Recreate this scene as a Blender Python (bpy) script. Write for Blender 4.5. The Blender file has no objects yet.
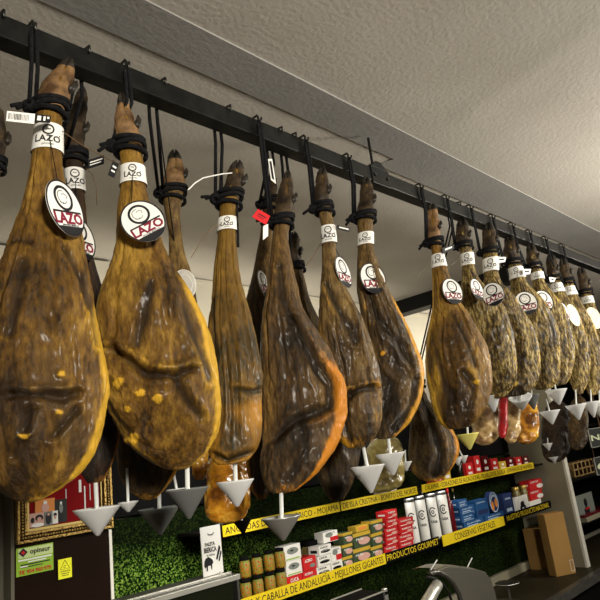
import bpy, math, random
import numpy as np
from mathutils import Vector, Matrix, noise, Euler
random.seed(7)
S = bpy.context.scene
COL = S.collection
# ------------------------------------------------------------------ camera
F = 617.18
_x = np.array([602., -87., -F]); _x /= np.linalg.norm(_x)
_z = np.array([-294., 2344., -F]); _z -= _x*(_x@_z); _z /= np.linalg.norm(_z)
_y = np.cross(_z, _x)
W = np.array([_x, _y, _z])
CAM = np.array([0, 0, 1.6])
cam = bpy.data.cameras.new('camera'); camo = bpy.data.objects.new('camera', cam); COL.objects.link(camo)
cam.sensor_width = 36; cam.lens = F/600*36; cam.clip_start = .02
camo.matrix_world = Matrix.Translation(CAM.tolist()) @ Matrix(W.tolist()).to_4x4()
S.camera = camo
S.view_settings.view_transform = 'Standard'; S.view_settings.look = 'None'
S.view_settings.gamma = 1; S.view_settings.use_curve_mapping = False
S.view_settings.exposure = 0.0
# ------------------------------------------------------------------ world and room lights
wd = bpy.data.worlds.new('world'); S.world = wd; wd.use_nodes = True
wd.node_tree.nodes['Background'].inputs[0].default_value = (1, .93, .82, 1)
wd.node_tree.nodes['Background'].inputs[1].default_value = .02
def lamp(name, loc, to, size, power, color=(1, .93, .82), sy=None, spread=180):
    l = bpy.data.lights.new(name, 'AREA'); l.energy = power; l.color = color; l.size = size
    l.spread = math.radians(spread)
    if sy: l.shape = 'RECTANGLE'; l.size_y = sy
    o = bpy.data.objects.new(name, l); COL.objects.link(o); o.location = loc
    o.rotation_euler = (Vector(to)-Vector(loc)).to_track_quat('-Z', 'Y').to_euler()
    return o
lamp('ceiling_light', (3.1, -.35, 2.1), (2.0, 1.0, 2.3), .30, 42, (1, .95, .84))
lamp('ceiling_light', (-.3, -1.7, 2.1), (.9, 1.05, 1.7), .4, 42, (1, .93, .80), spread=110)
lamp('ceiling_light', (5.6, -.3, 2.2), (4.2, 1.1, 1.9), .4, 36, (1, .93, .80))
lamp('wall_washer', (2.2, 2.35, 2.0), (2.2, 2.62, 2.35), 2.4, 4.2, (1, .93, .78), .05, spread=120)
lamp('wall_washer', (4.4, 2.35, 2.1), (4.3, 2.62, 2.45), .8, 2.2, (1, .93, .78), .05, spread=120)
lamp('shelf_light', (3.35, 2.22, 1.325), (3.35, 2.3, 1.0), 1.8, .85, (1, .97, .9), .02)
lamp('shelf_light', (1.6, 2.05, 1.62), (1.65, 2.47, 1.2), .4, 2.8, (1, .97, .9), .03)
# ------------------------------------------------------------------ projection helpers (photograph pixel -> point on a real plane)
def ray(u, v): return W @ np.array([u-300., -(v-300.), -F])
def atY(u, v, Y): d = ray(u, v); return CAM + d*(Y/d[1])
def atX(u, v, X): d = ray(u, v); return CAM + d*(X/d[0])
def atZ(u, v, Z): d = ray(u, v); return CAM + d*((Z-1.6)/d[2])
def depth(p): return -float((W.T @ (np.array(p)-CAM))[2])
def Xof(u, Y, z):
    a = (u-300)/F; r = W.T[0] + a*W.T[2]
    return -(r[1]*Y + r[2]*(z-1.6))/r[0]
def Zof(v, X, Y):
    a = (300-v)/F; r = W.T[1] + a*W.T[2]
    return 1.6-(r[0]*X + r[1]*Y)/r[2]
# ------------------------------------------------------------------ materials
def mat(name, col, rough=.5, metal=0., coat=0., trans=0., ior=1.45, emit=None, es=0, alpha=1, spec=.22):
    m = bpy.data.materials.new(name); m.use_nodes = True
    b = m.node_tree.nodes['Principled BSDF']; I = b.inputs
    I['Base Color'].default_value = (*col, 1); I['Roughness'].default_value = rough
    I['Metallic'].default_value = metal; I['Coat Weight'].default_value = coat; I['Coat Roughness'].default_value = .2
    I['Transmission Weight'].default_value = trans; I['IOR'].default_value = ior; I['Specular IOR Level'].default_value = spec
    if emit: I['Emission Color'].default_value = (*emit, 1); I['Emission Strength'].default_value = es
    I['Alpha'].default_value = alpha
    return m
def noisy(name, stops, scale=8, rough=.65, bump=0., bscale=40, metal=0., coat=0., stretch=(1, 1, 1), detail=6, dist=0., bdist=.004, coord='Object'):
    m = mat(name, stops[0][1], rough, metal, coat); nt = m.node_tree; N = nt.nodes; L = nt.links
    b = N['Principled BSDF']; tc = N.new('ShaderNodeTexCoord'); mp = N.new('ShaderNodeMapping'); mp.inputs['Scale'].default_value = stretch
    L.new(tc.outputs[coord], mp.inputs[0])
    n = N.new('ShaderNodeTexNoise'); n.inputs['Scale'].default_value = scale; n.inputs['Detail'].default_value = detail; n.inputs['Distortion'].default_value = dist
    L.new(mp.outputs[0], n.inputs['Vector'])
    r = N.new('ShaderNodeValToRGB'); e = r.color_ramp.elements
    e[0].position, e[0].color = stops[0][0], (*stops[0][1], 1); e[1].position, e[1].color = stops[-1][0], (*stops[-1][1], 1)
    for p, c in stops[1:-1]:
        q = e.new(p); q.color = (*c, 1)
    L.new(n.outputs['Fac'], r.inputs[0]); L.new(r.outputs[0], b.inputs['Base Color'])
    if bump:
        n2 = N.new('ShaderNodeTexNoise'); n2.inputs['Scale'].default_value = bscale; n2.inputs['Detail'].default_value = 5
        L.new(mp.outputs[0], n2.inputs['Vector'])
        bp = N.new('ShaderNodeBump'); bp.inputs['Strength'].default_value = bump; bp.inputs['Distance'].default_value = bdist
        L.new(n2.outputs['Fac'], bp.inputs['Height']); L.new(bp.outputs[0], b.inputs['Normal'])
    return m
M = {}
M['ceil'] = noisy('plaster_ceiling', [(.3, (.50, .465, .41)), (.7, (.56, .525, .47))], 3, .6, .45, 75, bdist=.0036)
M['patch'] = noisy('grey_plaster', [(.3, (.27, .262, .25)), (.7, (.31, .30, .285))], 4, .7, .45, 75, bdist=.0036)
M['cream'] = noisy('cream_wall', [(.3, (.62, .58, .47)), (.7, (.68, .64, .53))], 2, .8, .2, 40)
M['offwhite'] = noisy('painted_partition', [(.3, (.27, .25, .175)), (.7, (.31, .285, .205))], 3, .6)
M['trimwhite'] = mat('white_edge', (.7, .68, .6), .5)
M['greywall'] = noisy('olive_grey_wall', [(.3, (.11, .10, .07)), (.7, (.13, .12, .09))], 3, .7)
M['floor'] = noisy('floor_tiles', [(.3, (.08, .06, .045)), (.7, (.17, .13, .10))], 5, .4)
M['black'] = mat('black_paint', (.010, .010, .010), .5, spec=.15)
M['matteblack'] = mat('matte_black', (.004, .004, .004), .8, spec=.08)
M['rail'] = noisy('dark_steel', [(.35, (.007, .007, .0065)), (.75, (.016, .016, .014))], 30, .45, .1, 80, metal=.2)
M['rail'].node_tree.nodes['Principled BSDF'].inputs['Specular IOR Level'].default_value = .25
M['hook'] = mat('steel_hook', (.06, .06, .055), .35, .9)
M['rope'] = noisy('black_rope', [(.3, (.004, .004, .0045)), (.7, (.012, .012, .013))], 120, .85, .8, 300)
M['rope'].node_tree.nodes['Principled BSDF'].inputs['Specular IOR Level'].default_value = .15
M['paper'] = mat('white_paper', (.78, .77, .73), .5)
M['cream_paper'] = mat('cream_paper', (.72, .70, .52), .55)
M['ink'] = mat('black_ink', (.012, .012, .014), .5)
M['wine'] = mat('wine_red_ink', (.20, .012, .035), .5)
M['red'] = mat('red_ink', (.55, .015, .02), .45)
M['white_plastic'] = mat('white_plastic', (.86, .87, .87), .35, trans=0)
def translucent(m, col, f):
    nt = m.node_tree; b = nt.nodes['Principled BSDF']; t = nt.nodes.new('ShaderNodeBsdfTranslucent'); t.inputs[0].default_value = (*col, 1)
    x = nt.nodes.new('ShaderNodeMixShader'); x.inputs[0].default_value = f
    nt.links.new(b.outputs[0], x.inputs[1]); nt.links.new(t.outputs[0], x.inputs[2]); nt.links.new(x.outputs[0], nt.nodes['Material Output'].inputs[0])
translucent(M['white_plastic'], (.9, .9, .9), .45)
M['shaded_grey_plastic'] = mat('shaded_grey_plastic', (.13, .135, .13), .45)  # shade on the cups beneath the hams, put into a darker plastic colour
M['yellow_lit_plastic'] = mat('yellow_glow_plastic', (.75, .68, .18), .45)  # yellow light glowing through the cup is put into its base colour
M['rod'] = mat('clear_rod', (.6, .62, .6), .2, 0, .3)
M['steel'] = mat('brushed_steel', (.50, .50, .48), .38, .75)
M['steel_dark'] = mat('dark_steel_plate', (.16, .155, .14), .38, .9)
M['alu'] = mat('aluminium_trim', (.62, .61, .55), .35, .7)
M['yellow'] = mat('yellow_strip', (.78, .58, .015), .5)
M['board'] = mat('dark_shelf_board', (.008, .007, .006), .5, spec=.1)
M['brown'] = noisy('dark_brown_panel', [(.3, (.010, .005, .003)), (.7, (.014, .007, .004))], 4, .5)
M['brown'].node_tree.nodes['Principled BSDF'].inputs['Specular IOR Level'].default_value = .04
M['gold'] = noisy('gilt_frame', [(.35, (.10, .05, .012)), (.6, (.55, .36, .10))], 160, .4, 1.0, 160, metal=.35)
M['gilt'] = mat('pale_gilt', (.62, .47, .16), .4, .2)
M['redmat'] = noisy('red_picture', [(.3, (.16, .006, .008)), (.7, (.24, .010, .012))], 6, .85)
M['redmat'].node_tree.nodes['Principled BSDF'].inputs['Specular IOR Level'].default_value = .04
M['card'] = noisy('cardboard', [(.3, (.36, .20, .06)), (.7, (.43, .25, .08))], 4, .75)
M['counter'] = noisy('dark_counter', [(.3, (.028, .022, .012)), (.7, (.042, .034, .02))], 3, .5)
M['counter'].node_tree.nodes['Principled BSDF'].inputs['Specular IOR Level'].default_value = .08
M['counteredge'] = noisy('counter_edge', [(.3, (.04, .04, .038)), (.7, (.08, .078, .07))], 25, .35)
M['lime'] = mat('lime_green', (.26, .44, .035), .5)
M['limelight'] = mat('pale_green_print', (.55, .66, .30), .5)
M['neon'] = mat('yellow_sticker', (.80, .80, .03), .5)
M['redbox'] = mat('red_carton', (.55, .02, .022), .4)
M['bluebox'] = mat('blue_carton', (.02, .085, .24), .4)
M['navybox'] = mat('navy_carton', (.02, .035, .11), .4)
M['ltblue'] = mat('pale_blue_print', (.45, .58, .75), .4)
M['greenbox'] = mat('green_carton', (.05, .08, .04), .4)
M['mustard'] = mat('mustard_carton', (.55, .36, .04), .4)
M['orange'] = mat('orange_print', (.70, .25, .05), .4)
M['pinkprint'] = mat('pink_print', (.62, .36, .30), .5)
M['greyprint'] = mat('grey_print', (.20, .22, .20), .5)
M['glass'] = mat('jar_glass', (.9, .95, .9), .05, trans=1)
M['brine'] = noisy('pickled_vegetables', [(.35, (.16, .015, .008)), (.45, (.42, .20, .02)), (.55, (.12, .2, .03)), (.68, (.55, .12, .03))], 55, .35, .5, 60)
M['lidgold'] = mat('gold_lid', (.55, .38, .10), .35, .7)
M['chalk'] = mat('chalk', (.55, .6, .4), .8)
M['slate'] = mat('slate_board', (.02, .022, .02), .6)
M['wire'] = mat('brown_wire', (.12, .07, .03), .5)
M['film'] = mat('clear_film_label', (.8, .8, .75), .3, trans=.0, alpha=.35)
def grass_mat():
    m = mat('printed_meadow', (.05, .2, .02), .85, spec=.05); nt = m.node_tree; N = nt.nodes; L = nt.links; b = N['Principled BSDF']
    tc = N.new('ShaderNodeTexCoord')
    n = N.new('ShaderNodeTexNoise'); n.inputs['Scale'].default_value = 150; n.inputs['Detail'].default_value = 8; L.new(tc.outputs['Object'], n.inputs['Vector'])
    n2 = N.new('ShaderNodeTexNoise'); n2.inputs['Scale'].default_value = 4.5; n2.inputs['Detail'].default_value = 5; L.new(tc.outputs['Object'], n2.inputs['Vector'])
    r = N.new('ShaderNodeValToRGB'); e = r.color_ramp.elements
    e[0].position, e[0].color = .45, (.003, .008, .002, 1); e[1].position, e[1].color = .66, (.42, .62, .10, 1)
    q = e.new(.53); q.color = (.05, .15, .012, 1)
    L.new(n.outputs['Fac'], r.inputs[0])
    sx = N.new('ShaderNodeSeparateXYZ'); L.new(tc.outputs['Object'], sx.inputs[0])
    # the printed picture: bright meadow in the lower left, dark wood above and to the right
    mr = N.new('ShaderNodeMapRange'); L.new(sx.outputs['Z'], mr.inputs[0]); mr.inputs[1].default_value = 1.37; mr.inputs[2].default_value = 1.19
    mr.inputs[3].default_value = .0; mr.inputs[4].default_value = 1.0
    mx = N.new('ShaderNodeMapRange'); L.new(sx.outputs['X'], mx.inputs[0]); mx.inputs[1].default_value = 1.95; mx.inputs[2].default_value = 2.3
    mx.inputs[3].default_value = 1.; mx.inputs[4].default_value = .05
    mu = N.new('ShaderNodeMath'); mu.operation = 'MULTIPLY'; L.new(mr.outputs[0], mu.inputs[0]); L.new(mx.outputs[0], mu.inputs[1])
    r2 = N.new('ShaderNodeMapRange'); L.new(n2.outputs['Fac'], r2.inputs[0]); r2.inputs[1].default_value = .35; r2.inputs[2].default_value = .6; r2.inputs[3].default_value = .12; r2.inputs[4].default_value = 1
    m2 = N.new('ShaderNodeMath'); m2.operation = 'MULTIPLY'; L.new(mu.outputs[0], m2.inputs[0]); L.new(r2.outputs[0], m2.inputs[1])
    ad = N.new('ShaderNodeMath'); ad.operation = 'ADD'; L.new(m2.outputs[0], ad.inputs[0]); ad.inputs[1].default_value = .04
    mix = N.new('ShaderNodeMix'); mix.data_type = 'RGBA'; mix.inputs[6].default_value = (.002, .004, .001, 1)
    L.new(ad.outputs[0], mix.inputs[0]); L.new(r.outputs[0], mix.inputs[7]); L.new(mix.outputs[2], b.inputs['Base Color'])
    return m
M['grass'] = grass_mat()
def ham_mat(name, dark, mid, light, fat, mott=0., coat=.10, rough=.46):
    m = mat(name, mid, rough, 0, coat); nt = m.node_tree; N = nt.nodes; L = nt.links; b = N['Principled BSDF']
    b.inputs['Coat Roughness'].default_value = .22; b.inputs['Specular IOR Level'].default_value = .3
    tc = N.new('ShaderNodeTexCoord'); mp = N.new('ShaderNodeMapping'); mp.inputs['Scale'].default_value = (1, 1, .30); L.new(tc.outputs['Object'], mp.inputs[0])
    n = N.new('ShaderNodeTexNoise'); n.inputs['Scale'].default_value = 8.5; n.inputs['Detail'].default_value = 11; n.inputs['Roughness'].default_value = .66; n.inputs['Distortion'].default_value = 1.1
    L.new(mp.outputs[0], n.inputs['Vector'])
    f = N.new('ShaderNodeTexNoise'); f.inputs['Scale'].default_value = 120; f.inputs['Detail'].default_value = 8; f.inputs['Roughness'].default_value = .7; L.new(mp.outputs[0], f.inputs['Vector'])
    a = N.new('ShaderNodeMath'); a.operation = 'MULTIPLY_ADD'; L.new(f.outputs['Fac'], a.inputs[0]); a.inputs[1].default_value = .35+mott; L.new(n.outputs['Fac'], a.inputs[2])
    s = N.new('ShaderNodeMath'); s.operation = 'SUBTRACT'; L.new(a.outputs[0], s.inputs[0]); s.inputs[1].default_value = .175+mott*.5
    r = N.new('ShaderNodeValToRGB'); e = r.color_ramp.elements
    e[0].position, e[0].color = .34, (*dark, 1); e[1].position, e[1].color = .70, (*light, 1); q = e.new(.5); q.color = (*mid, 1)
    L.new(s.outputs[0], r.inputs[0])
    at = N.new('ShaderNodeAttribute'); at.attribute_name = 'fat'
    ac = N.new('ShaderNodeAttribute'); ac.attribute_name = 'crust'
    m1 = N.new('ShaderNodeMath'); m1.operation = 'MULTIPLY_ADD'; L.new(s.outputs[0], m1.inputs[0]); m1.inputs[1].default_value = 1.1; L.new(at.outputs['Fac'], m1.inputs[2])
    st = N.new('ShaderNodeMapRange'); L.new(m1.outputs[0], st.inputs[0]); st.inputs[1].default_value = .85; st.inputs[2].default_value = 1.25
    mix = N.new('ShaderNodeMix'); mix.data_type = 'RGBA'; L.new(st.outputs[0], mix.inputs[0]); L.new(r.outputs[0], mix.inputs[6]); mix.inputs[7].default_value = (*fat, 1)
    mix2 = N.new('ShaderNodeMix'); mix2.data_type = 'RGBA'; L.new(ac.outputs['Fac'], mix2.inputs[0]); L.new(mix.outputs[2], mix2.inputs[6]); mix2.inputs[7].default_value = tuple(c*.55 for c in dark)+(1,)
    L.new(mix2.outputs[2], b.inputs['Base Color'])
    w = N.new('ShaderNodeTexNoise'); w.inputs['Scale'].default_value = 44; w.inputs['Detail'].default_value = 11; w.inputs['Roughness'].default_value = .72; w.inputs['Distortion'].default_value = 1.2
    L.new(mp.outputs[0], w.inputs['Vector'])
    bp = N.new('ShaderNodeBump'); bp.inputs['Strength'].default_value = .9; bp.inputs['Distance'].default_value = .010
    L.new(w.outputs['Fac'], bp.inputs['Height']); L.new(bp.outputs[0], b.inputs['Normal'])
    rr = N.new('ShaderNodeMapRange'); L.new(n.outputs['Fac'], rr.inputs[0]); rr.inputs[1].default_value = .3; rr.inputs[2].default_value = .7; rr.inputs[3].default_value = rough-.08; rr.inputs[4].default_value = rough+.18
    L.new(rr.outputs[0], b.inputs['Roughness'])
    return m
HM = {
 'golden': ham_mat('cured_ham_golden', (.026, .012, .002), (.145, .070, .008), (.38, .215, .030), (.60, .34, .022), .2),
 'brown':  ham_mat('cured_ham_brown', (.016, .009, .003), (.092, .050, .013), (.27, .17, .050), (.58, .27, .012), .3),
 'orange': ham_mat('cured_ham_orange_rim', (.016, .009, .003), (.085, .044, .011), (.24, .14, .035), (.56, .20, .008), .3),
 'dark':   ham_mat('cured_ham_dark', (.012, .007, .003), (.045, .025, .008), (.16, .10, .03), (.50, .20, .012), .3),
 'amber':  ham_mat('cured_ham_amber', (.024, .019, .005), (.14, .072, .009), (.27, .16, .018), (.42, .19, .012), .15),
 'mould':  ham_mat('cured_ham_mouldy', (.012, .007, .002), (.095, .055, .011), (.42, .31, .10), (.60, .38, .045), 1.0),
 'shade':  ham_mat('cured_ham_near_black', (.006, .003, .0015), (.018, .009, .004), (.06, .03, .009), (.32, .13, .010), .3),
}
M['trotter'] = noisy('trotter_skin', [(.35, (.07, .036, .016)), (.65, (.26, .15, .065))], 28, .55, .9, 60, bdist=.003)
M['trotter_dark'] = noisy('dark_trotter_skin', [(.35, (.015, .010, .007)), (.7, (.07, .045, .022))], 30, .5, .9, 60, bdist=.003)
M['hoof'] = noisy('dark_hoof', [(.35, (.012, .010, .008)), (.7, (.05, .042, .034))], 40, .35, .5, 80)
M['packed'] = noisy('vacuum_packed_ham', [(.3, (.12, .04, .006)), (.5, (.50, .20, .012)), (.7, (.85, .50, .06))], 16, .2, 1.0, 26, coat=1., bdist=.01, dist=1)
M['packed_tan'] = noisy('vacuum_packed_tan', [(.3, (.22, .12, .05)), (.55, (.48, .32, .13)), (.7, (.66, .52, .28))], 22, .25, 1.0, 34, coat=1., bdist=.01, dist=1)
M['packed_olive'] = noisy('vacuum_packed_olive', [(.3, (.07, .05, .015)), (.55, (.24, .19, .06)), (.7, (.42, .38, .16))], 14, .25, 1.0, 26, coat=.8, bdist=.01, dist=1)
M['redmeat'] = noisy('red_meat', [(.3, (.25, .004, .006)), (.62, (.42, .012, .016)), (.75, (.75, .5, .42))], 30, .25, .6, 30, coat=.8)
# ------------------------------------------------------------------ object helpers
def link(o, parent=None):
    COL.objects.link(o)
    if parent: o.parent = parent
    return o
def mesh(name, verts, faces, m, parent=None, smooth=False):
    me = bpy.data.meshes.new(name); me.from_pydata([tuple(map(float, v)) for v in verts], [], faces); me.update()
    me.materials.append(m)
    if smooth: me.polygons.foreach_set('use_smooth', [True]*len(me.polygons))
    return link(bpy.data.objects.new(name, me), parent)
def tag(o, label, cat, group=None, kind=None):
    o['label'] = label; o['category'] = cat
    if group: o['group'] = group
    if kind: o['kind'] = kind
    return o
def empty(name, loc, label, cat, group=None, rot=None):
    o = bpy.data.objects.new(name, None); o.empty_display_size = .02; COL.objects.link(o); o.location = [float(c) for c in loc]
    if rot is not None: o.rotation_euler = rot
    return tag(o, label, cat, group)
def struct(o): o['kind'] = 'structure'; return o
class G:
    """collects geometry for one mesh"""
    def __init__(s): s.v = []; s.f = []
    def add(s, v, f):
        k = len(s.v); s.v += [tuple(map(float, p)) for p in v]; s.f += [tuple(i+k for i in q) for q in f]; return s
    def box(s, x0, x1, y0, y1, z0, z1):
        return s.add([(x, y, z) for z in (z0, z1) for y in (y0, y1) for x in (x0, x1)],
              [(0, 2, 3, 1), (4, 5, 7, 6), (0, 1, 5, 4), (2, 6, 7, 3), (0, 4, 6, 2), (1, 3, 7, 5)])
    def tube(s, pts, r, n=8, cap=True):
        pts = [Vector(map(float, p)) for p in pts]; rs = r if isinstance(r, (list, tuple)) else [r]*len(pts)
        v = []; up = None
        for i, p in enumerate(pts):
            t = (pts[min(i+1, len(pts)-1)]-pts[max(i-1, 0)])
            t = t.normalized() if t.length > 1e-9 else Vector((0, 0, 1))
            if up is None: up = t.orthogonal().normalized()
            up = (up - t*up.dot(t)); up = up.normalized() if up.length > 1e-6 else t.orthogonal().normalized()
            sd = t.cross(up)
            for k in range(n):
                a = 2*math.pi*k/n; v.append(p+(up*math.cos(a)+sd*math.sin(a))*rs[i])
        f = [(i*n+k, i*n+(k+1) % n, (i+1)*n+(k+1) % n, (i+1)*n+k) for i in range(len(pts)-1) for k in range(n)]
        if cap: f += [tuple(range(n))[::-1], tuple((len(pts)-1)*n+k for k in range(n))]
        return s.add(v, f)
    def lathe(s, prof, c=(0, 0, 0), n=24, cap=False):
        v = [(c[0]+r*math.cos(2*math.pi*k/n), c[1]+r*math.sin(2*math.pi*k/n), c[2]+z) for r, z in prof for k in range(n)]
        f = [(i*n+k, i*n+(k+1) % n, (i+1)*n+(k+1) % n, (i+1)*n+k) for i in range(len(prof)-1) for k in range(n)]
        if cap: f += [tuple(range(n))[::-1], tuple((len(prof)-1)*n+k for k in range(n))]
        return s.add(v, f)
    def prism(s, poly, y0, y1):
        """outline in XZ, extruded along Y"""
        n = len(poly); v = [(x, y0, z) for x, z in poly]+[(x, y1, z) for x, z in poly]
        f = [tuple(range(n)), tuple(range(2*n-1, n-1, -1))]+[(i, i+n, (i+1) % n+n, (i+1) % n) for i in range(n)]
        return s.add(v, f)
    def ring(s, cx, cz, rx, rz, w, y0, y1, n=40, a0=0, a1=2*math.pi):
        full = abs(a1-a0-2*math.pi) < 1e-6; v = []
        for k in range(n if full else n+1):
            a = a0+(a1-a0)*k/n; c, q = math.cos(a), math.sin(a)
            for (dr, y) in ((0, y0), (-w, y0), (-w, y1), (0, y1)):
                v.append((cx+(rx+dr)*c, y, cz+(rz+dr)*q))
        K = n if full else n+1
        f = [(i*4+j, i*4+(j+1) % 4, ((i+1) % K)*4+(j+1) % 4, ((i+1) % K)*4+j) for i in range(n) for j in range(4)]
        return s.add(v, f)
    def text(s, t, size, x, z, y, th=.0004, align='CENTER', sx=1., width=None, bold=0.):
        v, f = textmesh(t, bold)
        w0 = (max(p[0] for p in v)-min(p[0] for p in v)) or 1
        k = size; kx = size*sx
        if width: kx = width/w0
        mn = min(p[0] for p in v)
        off = {'CENTER': -w0/2-mn, 'LEFT': -mn}[align]
        return s.add([(x+(p[0]+off)*kx, y-th*(1 if p[2] > 0 else 0), z+p[1]*k) for p in v], f)
    def xf(s, fn): s.v = [tuple(fn(Vector(p))) for p in s.v]; return s
    def make(s, name, m, parent=None, smooth=False, bevel=0): 
        o = mesh(name, s.v, s.f, m, parent, smooth)
        if bevel:
            b = o.modifiers.new('bevel', 'BEVEL'); b.width = bevel; b.segments = 2
        return o
_tc = {}
def textmesh(t, bold=0.):
    if (t, bold) in _tc: return _tc[(t, bold)]
    c = bpy.data.curves.new('t', 'FONT'); c.body = t; c.size = 1.0; c.extrude = .01; c.resolution_u = 2; c.offset = bold
    o = bpy.data.objects.new('t', c); COL.objects.link(o)
    bpy.context.view_layer.update()
    me = o.evaluated_get(bpy.context.evaluated_depsgraph_get()).to_mesh()
    v = [tuple(p.co) for p in me.vertices]; f = [tuple(p.vertices) for p in me.polygons]
    o.to_mesh_clear(); bpy.data.objects.remove(o); bpy.data.curves.remove(c)
    _tc[(t, bold)] = (v, f); return v, f
def sm(a, b, x):
    t = min(1, max(0, (x-a)/(b-a))); return t*t*(3-2*t)
def copy_tree(o, parent=None):
    c = o.copy(); COL.objects.link(c)
    if parent: c.parent = parent
    for ch in list(o.children):
        if not ch.name.startswith('tag_string'): copy_tree(ch, c)
    return c

# ================================================================== ROOM
ZC = 2.65; YW = 2.62; XP = 5.02
def ceiling():
    nx, ny = 400, 220; X0, X1, Y0, Y1 = -3., 9., -4., YW
    a = atZ(470, 112, ZC); b = atZ(600, 22, ZC); c = atZ(455, 125, ZC); v = []
    def seg(px, py, a, b):
        dx, dy = b[0]-a[0], b[1]-a[1]; t = ((px-a[0])*dx+(py-a[1])*dy)/(dx*dx+dy*dy); t = min(1, max(0, t))
        return math.hypot(px-a[0]-t*dx, py-a[1]-t*dy)
    xs = [X0+(X1-X0)*i/nx for i in range(nx+1)]; ys = [Y0+(Y1-Y0)*j/ny for j in range(ny+1)]
    for y in ys:
        for x in xs:
            d = seg(x, y, a, b)
            h = .003*math.exp(-(d/.06)**2) + .003*noise.noise(Vector((x*1.2, y*1.2, 0))) + .0006*noise.noise(Vector((x*6, y*6, 3)))
            v.append((x, y, ZC-h))
    n = len(xs); f = [(j*n+i, (j+1)*n+i, (j+1)*n+i+1, j*n+i+1) for j in range(len(ys)-1) for i in range(n-1)]
    return struct(mesh('ceiling', v, f, M['ceil'], smooth=True))
ceiling()
struct(G().box(-3, 9, -4, YW, -.05, 0).make('floor', M['floor']))
struct(G().box(-3, 9, YW, YW+.1, 0, ZC+.05).make('wall_back', M['cream']))
struct(G().box(-3, 9, -4.1, -4, 0, ZC+.05).make('wall_front', M['floor']))
struct(G().box(-3.1, -3, -4, YW+.1, 0, ZC+.05).make('wall_left', M['greywall']))
struct(G().box(9, 9.1, -4, YW+.1, 0, ZC+.05).make('wall_right', M['greywall']))
struct(G().box(-1, 9, YW-.012, YW, ZC-.03, ZC-.008).make('trim_1', M['cream']))
# plaster strip that carries the rail
xk = atZ(386, 162, ZC)[0]
g = G().box(-1.5, xk, .985, 1.125, ZC-.0042, ZC+.02); g.box(xk, 9, .985, 1.19, ZC-.0041, ZC+.02)
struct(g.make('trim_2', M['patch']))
# pilaster on the back wall
struct(G().box(Xof(0, YW, 2.55)-.6, Xof(105, YW, 2.5), YW-.07, YW, 1.0, ZC-.012).make('trim_3', M['cream'], bevel=.002))
# black beam under the ceiling, running away from the viewer
bx = atZ(390, 307, ZC)[0]
struct(G().box(bx-.10, bx+.02, 1.6, YW, ZC-.10, ZC+.01).make('trim_4', M['black']))
# grey lower wall on the left
struct(G().box(-1, Xof(13, 2.45, 1.3), 2.45, 2.50, 0, 1.95).make('trim_5', M['greywall']))
# partition at the end of the shelves
pf = atX(575, 520, XP); yf = pf[1]
zct = .60
g = G().box(XP, XP+.05, yf, YW, .4, 2.02); struct(g.make('wall_partition', M['offwhite']))
struct(G().box(XP-.004, XP+.054, yf-.02, yf, .4, 2.02).make('trim_6', M['trimwhite'], bevel=.002))

# ================================================================== RAIL
ZR0, ZR1, YR0, YR1 = 2.455, 2.507, 1.05, 1.095
rail = empty('hanging_rail', (3, 1.07, ZR0), 'long black square steel rail under the ceiling carrying all the hams', 'rail')
def RL(g, name, m, **k):
    return g.xf(lambda p: p-Vector((3, 1.07, ZR0))).make(name, m, rail, **k)
RL(G().box(-.8, 8.4, YR0, YR1, ZR0, ZR1), 'rail_bar', M['rail'], bevel=.003)
for (u, v) in ((378, 165),):
    x = Xof(u, 1.05, 2.53)
    RL(G().box(x-.05, x+.05, YR0-.004, YR0, ZR0-.006, ZR1+.004).add([(x-.05, YR0-.003, ZR1+.003), (x+.05, YR0-.003, ZR1+.003), (x+.012, YR0-.003, ZR1+.03), (x-.012, YR0-.003, ZR1+.03), (x-.05, YR1, ZR1+.003), (x+.05, YR1, ZR1+.003), (x+.012, YR1, ZR1+.03), (x-.012, YR1, ZR1+.03)], [(0, 1, 2, 3), (7, 6, 5, 4), (3, 2, 6, 7), (1, 5, 6, 2), (0, 3, 7, 4), (0, 4, 5, 1)]).tube([(x, 1.072, ZR1), (x, 1.072, ZC-.012)], .005, 8), 'bracket', M['rail'], bevel=.002)
    RL(G().tube([(x-.035, YR0-.009, ZR0+.025), (x-.035, YR0-.003, ZR0+.025)], .006, 6).tube([(x+.035, YR0-.009, ZR0+.025), (x+.035, YR0-.003, ZR0+.025)], .006, 6), 'bolt', M['hook'])

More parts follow.
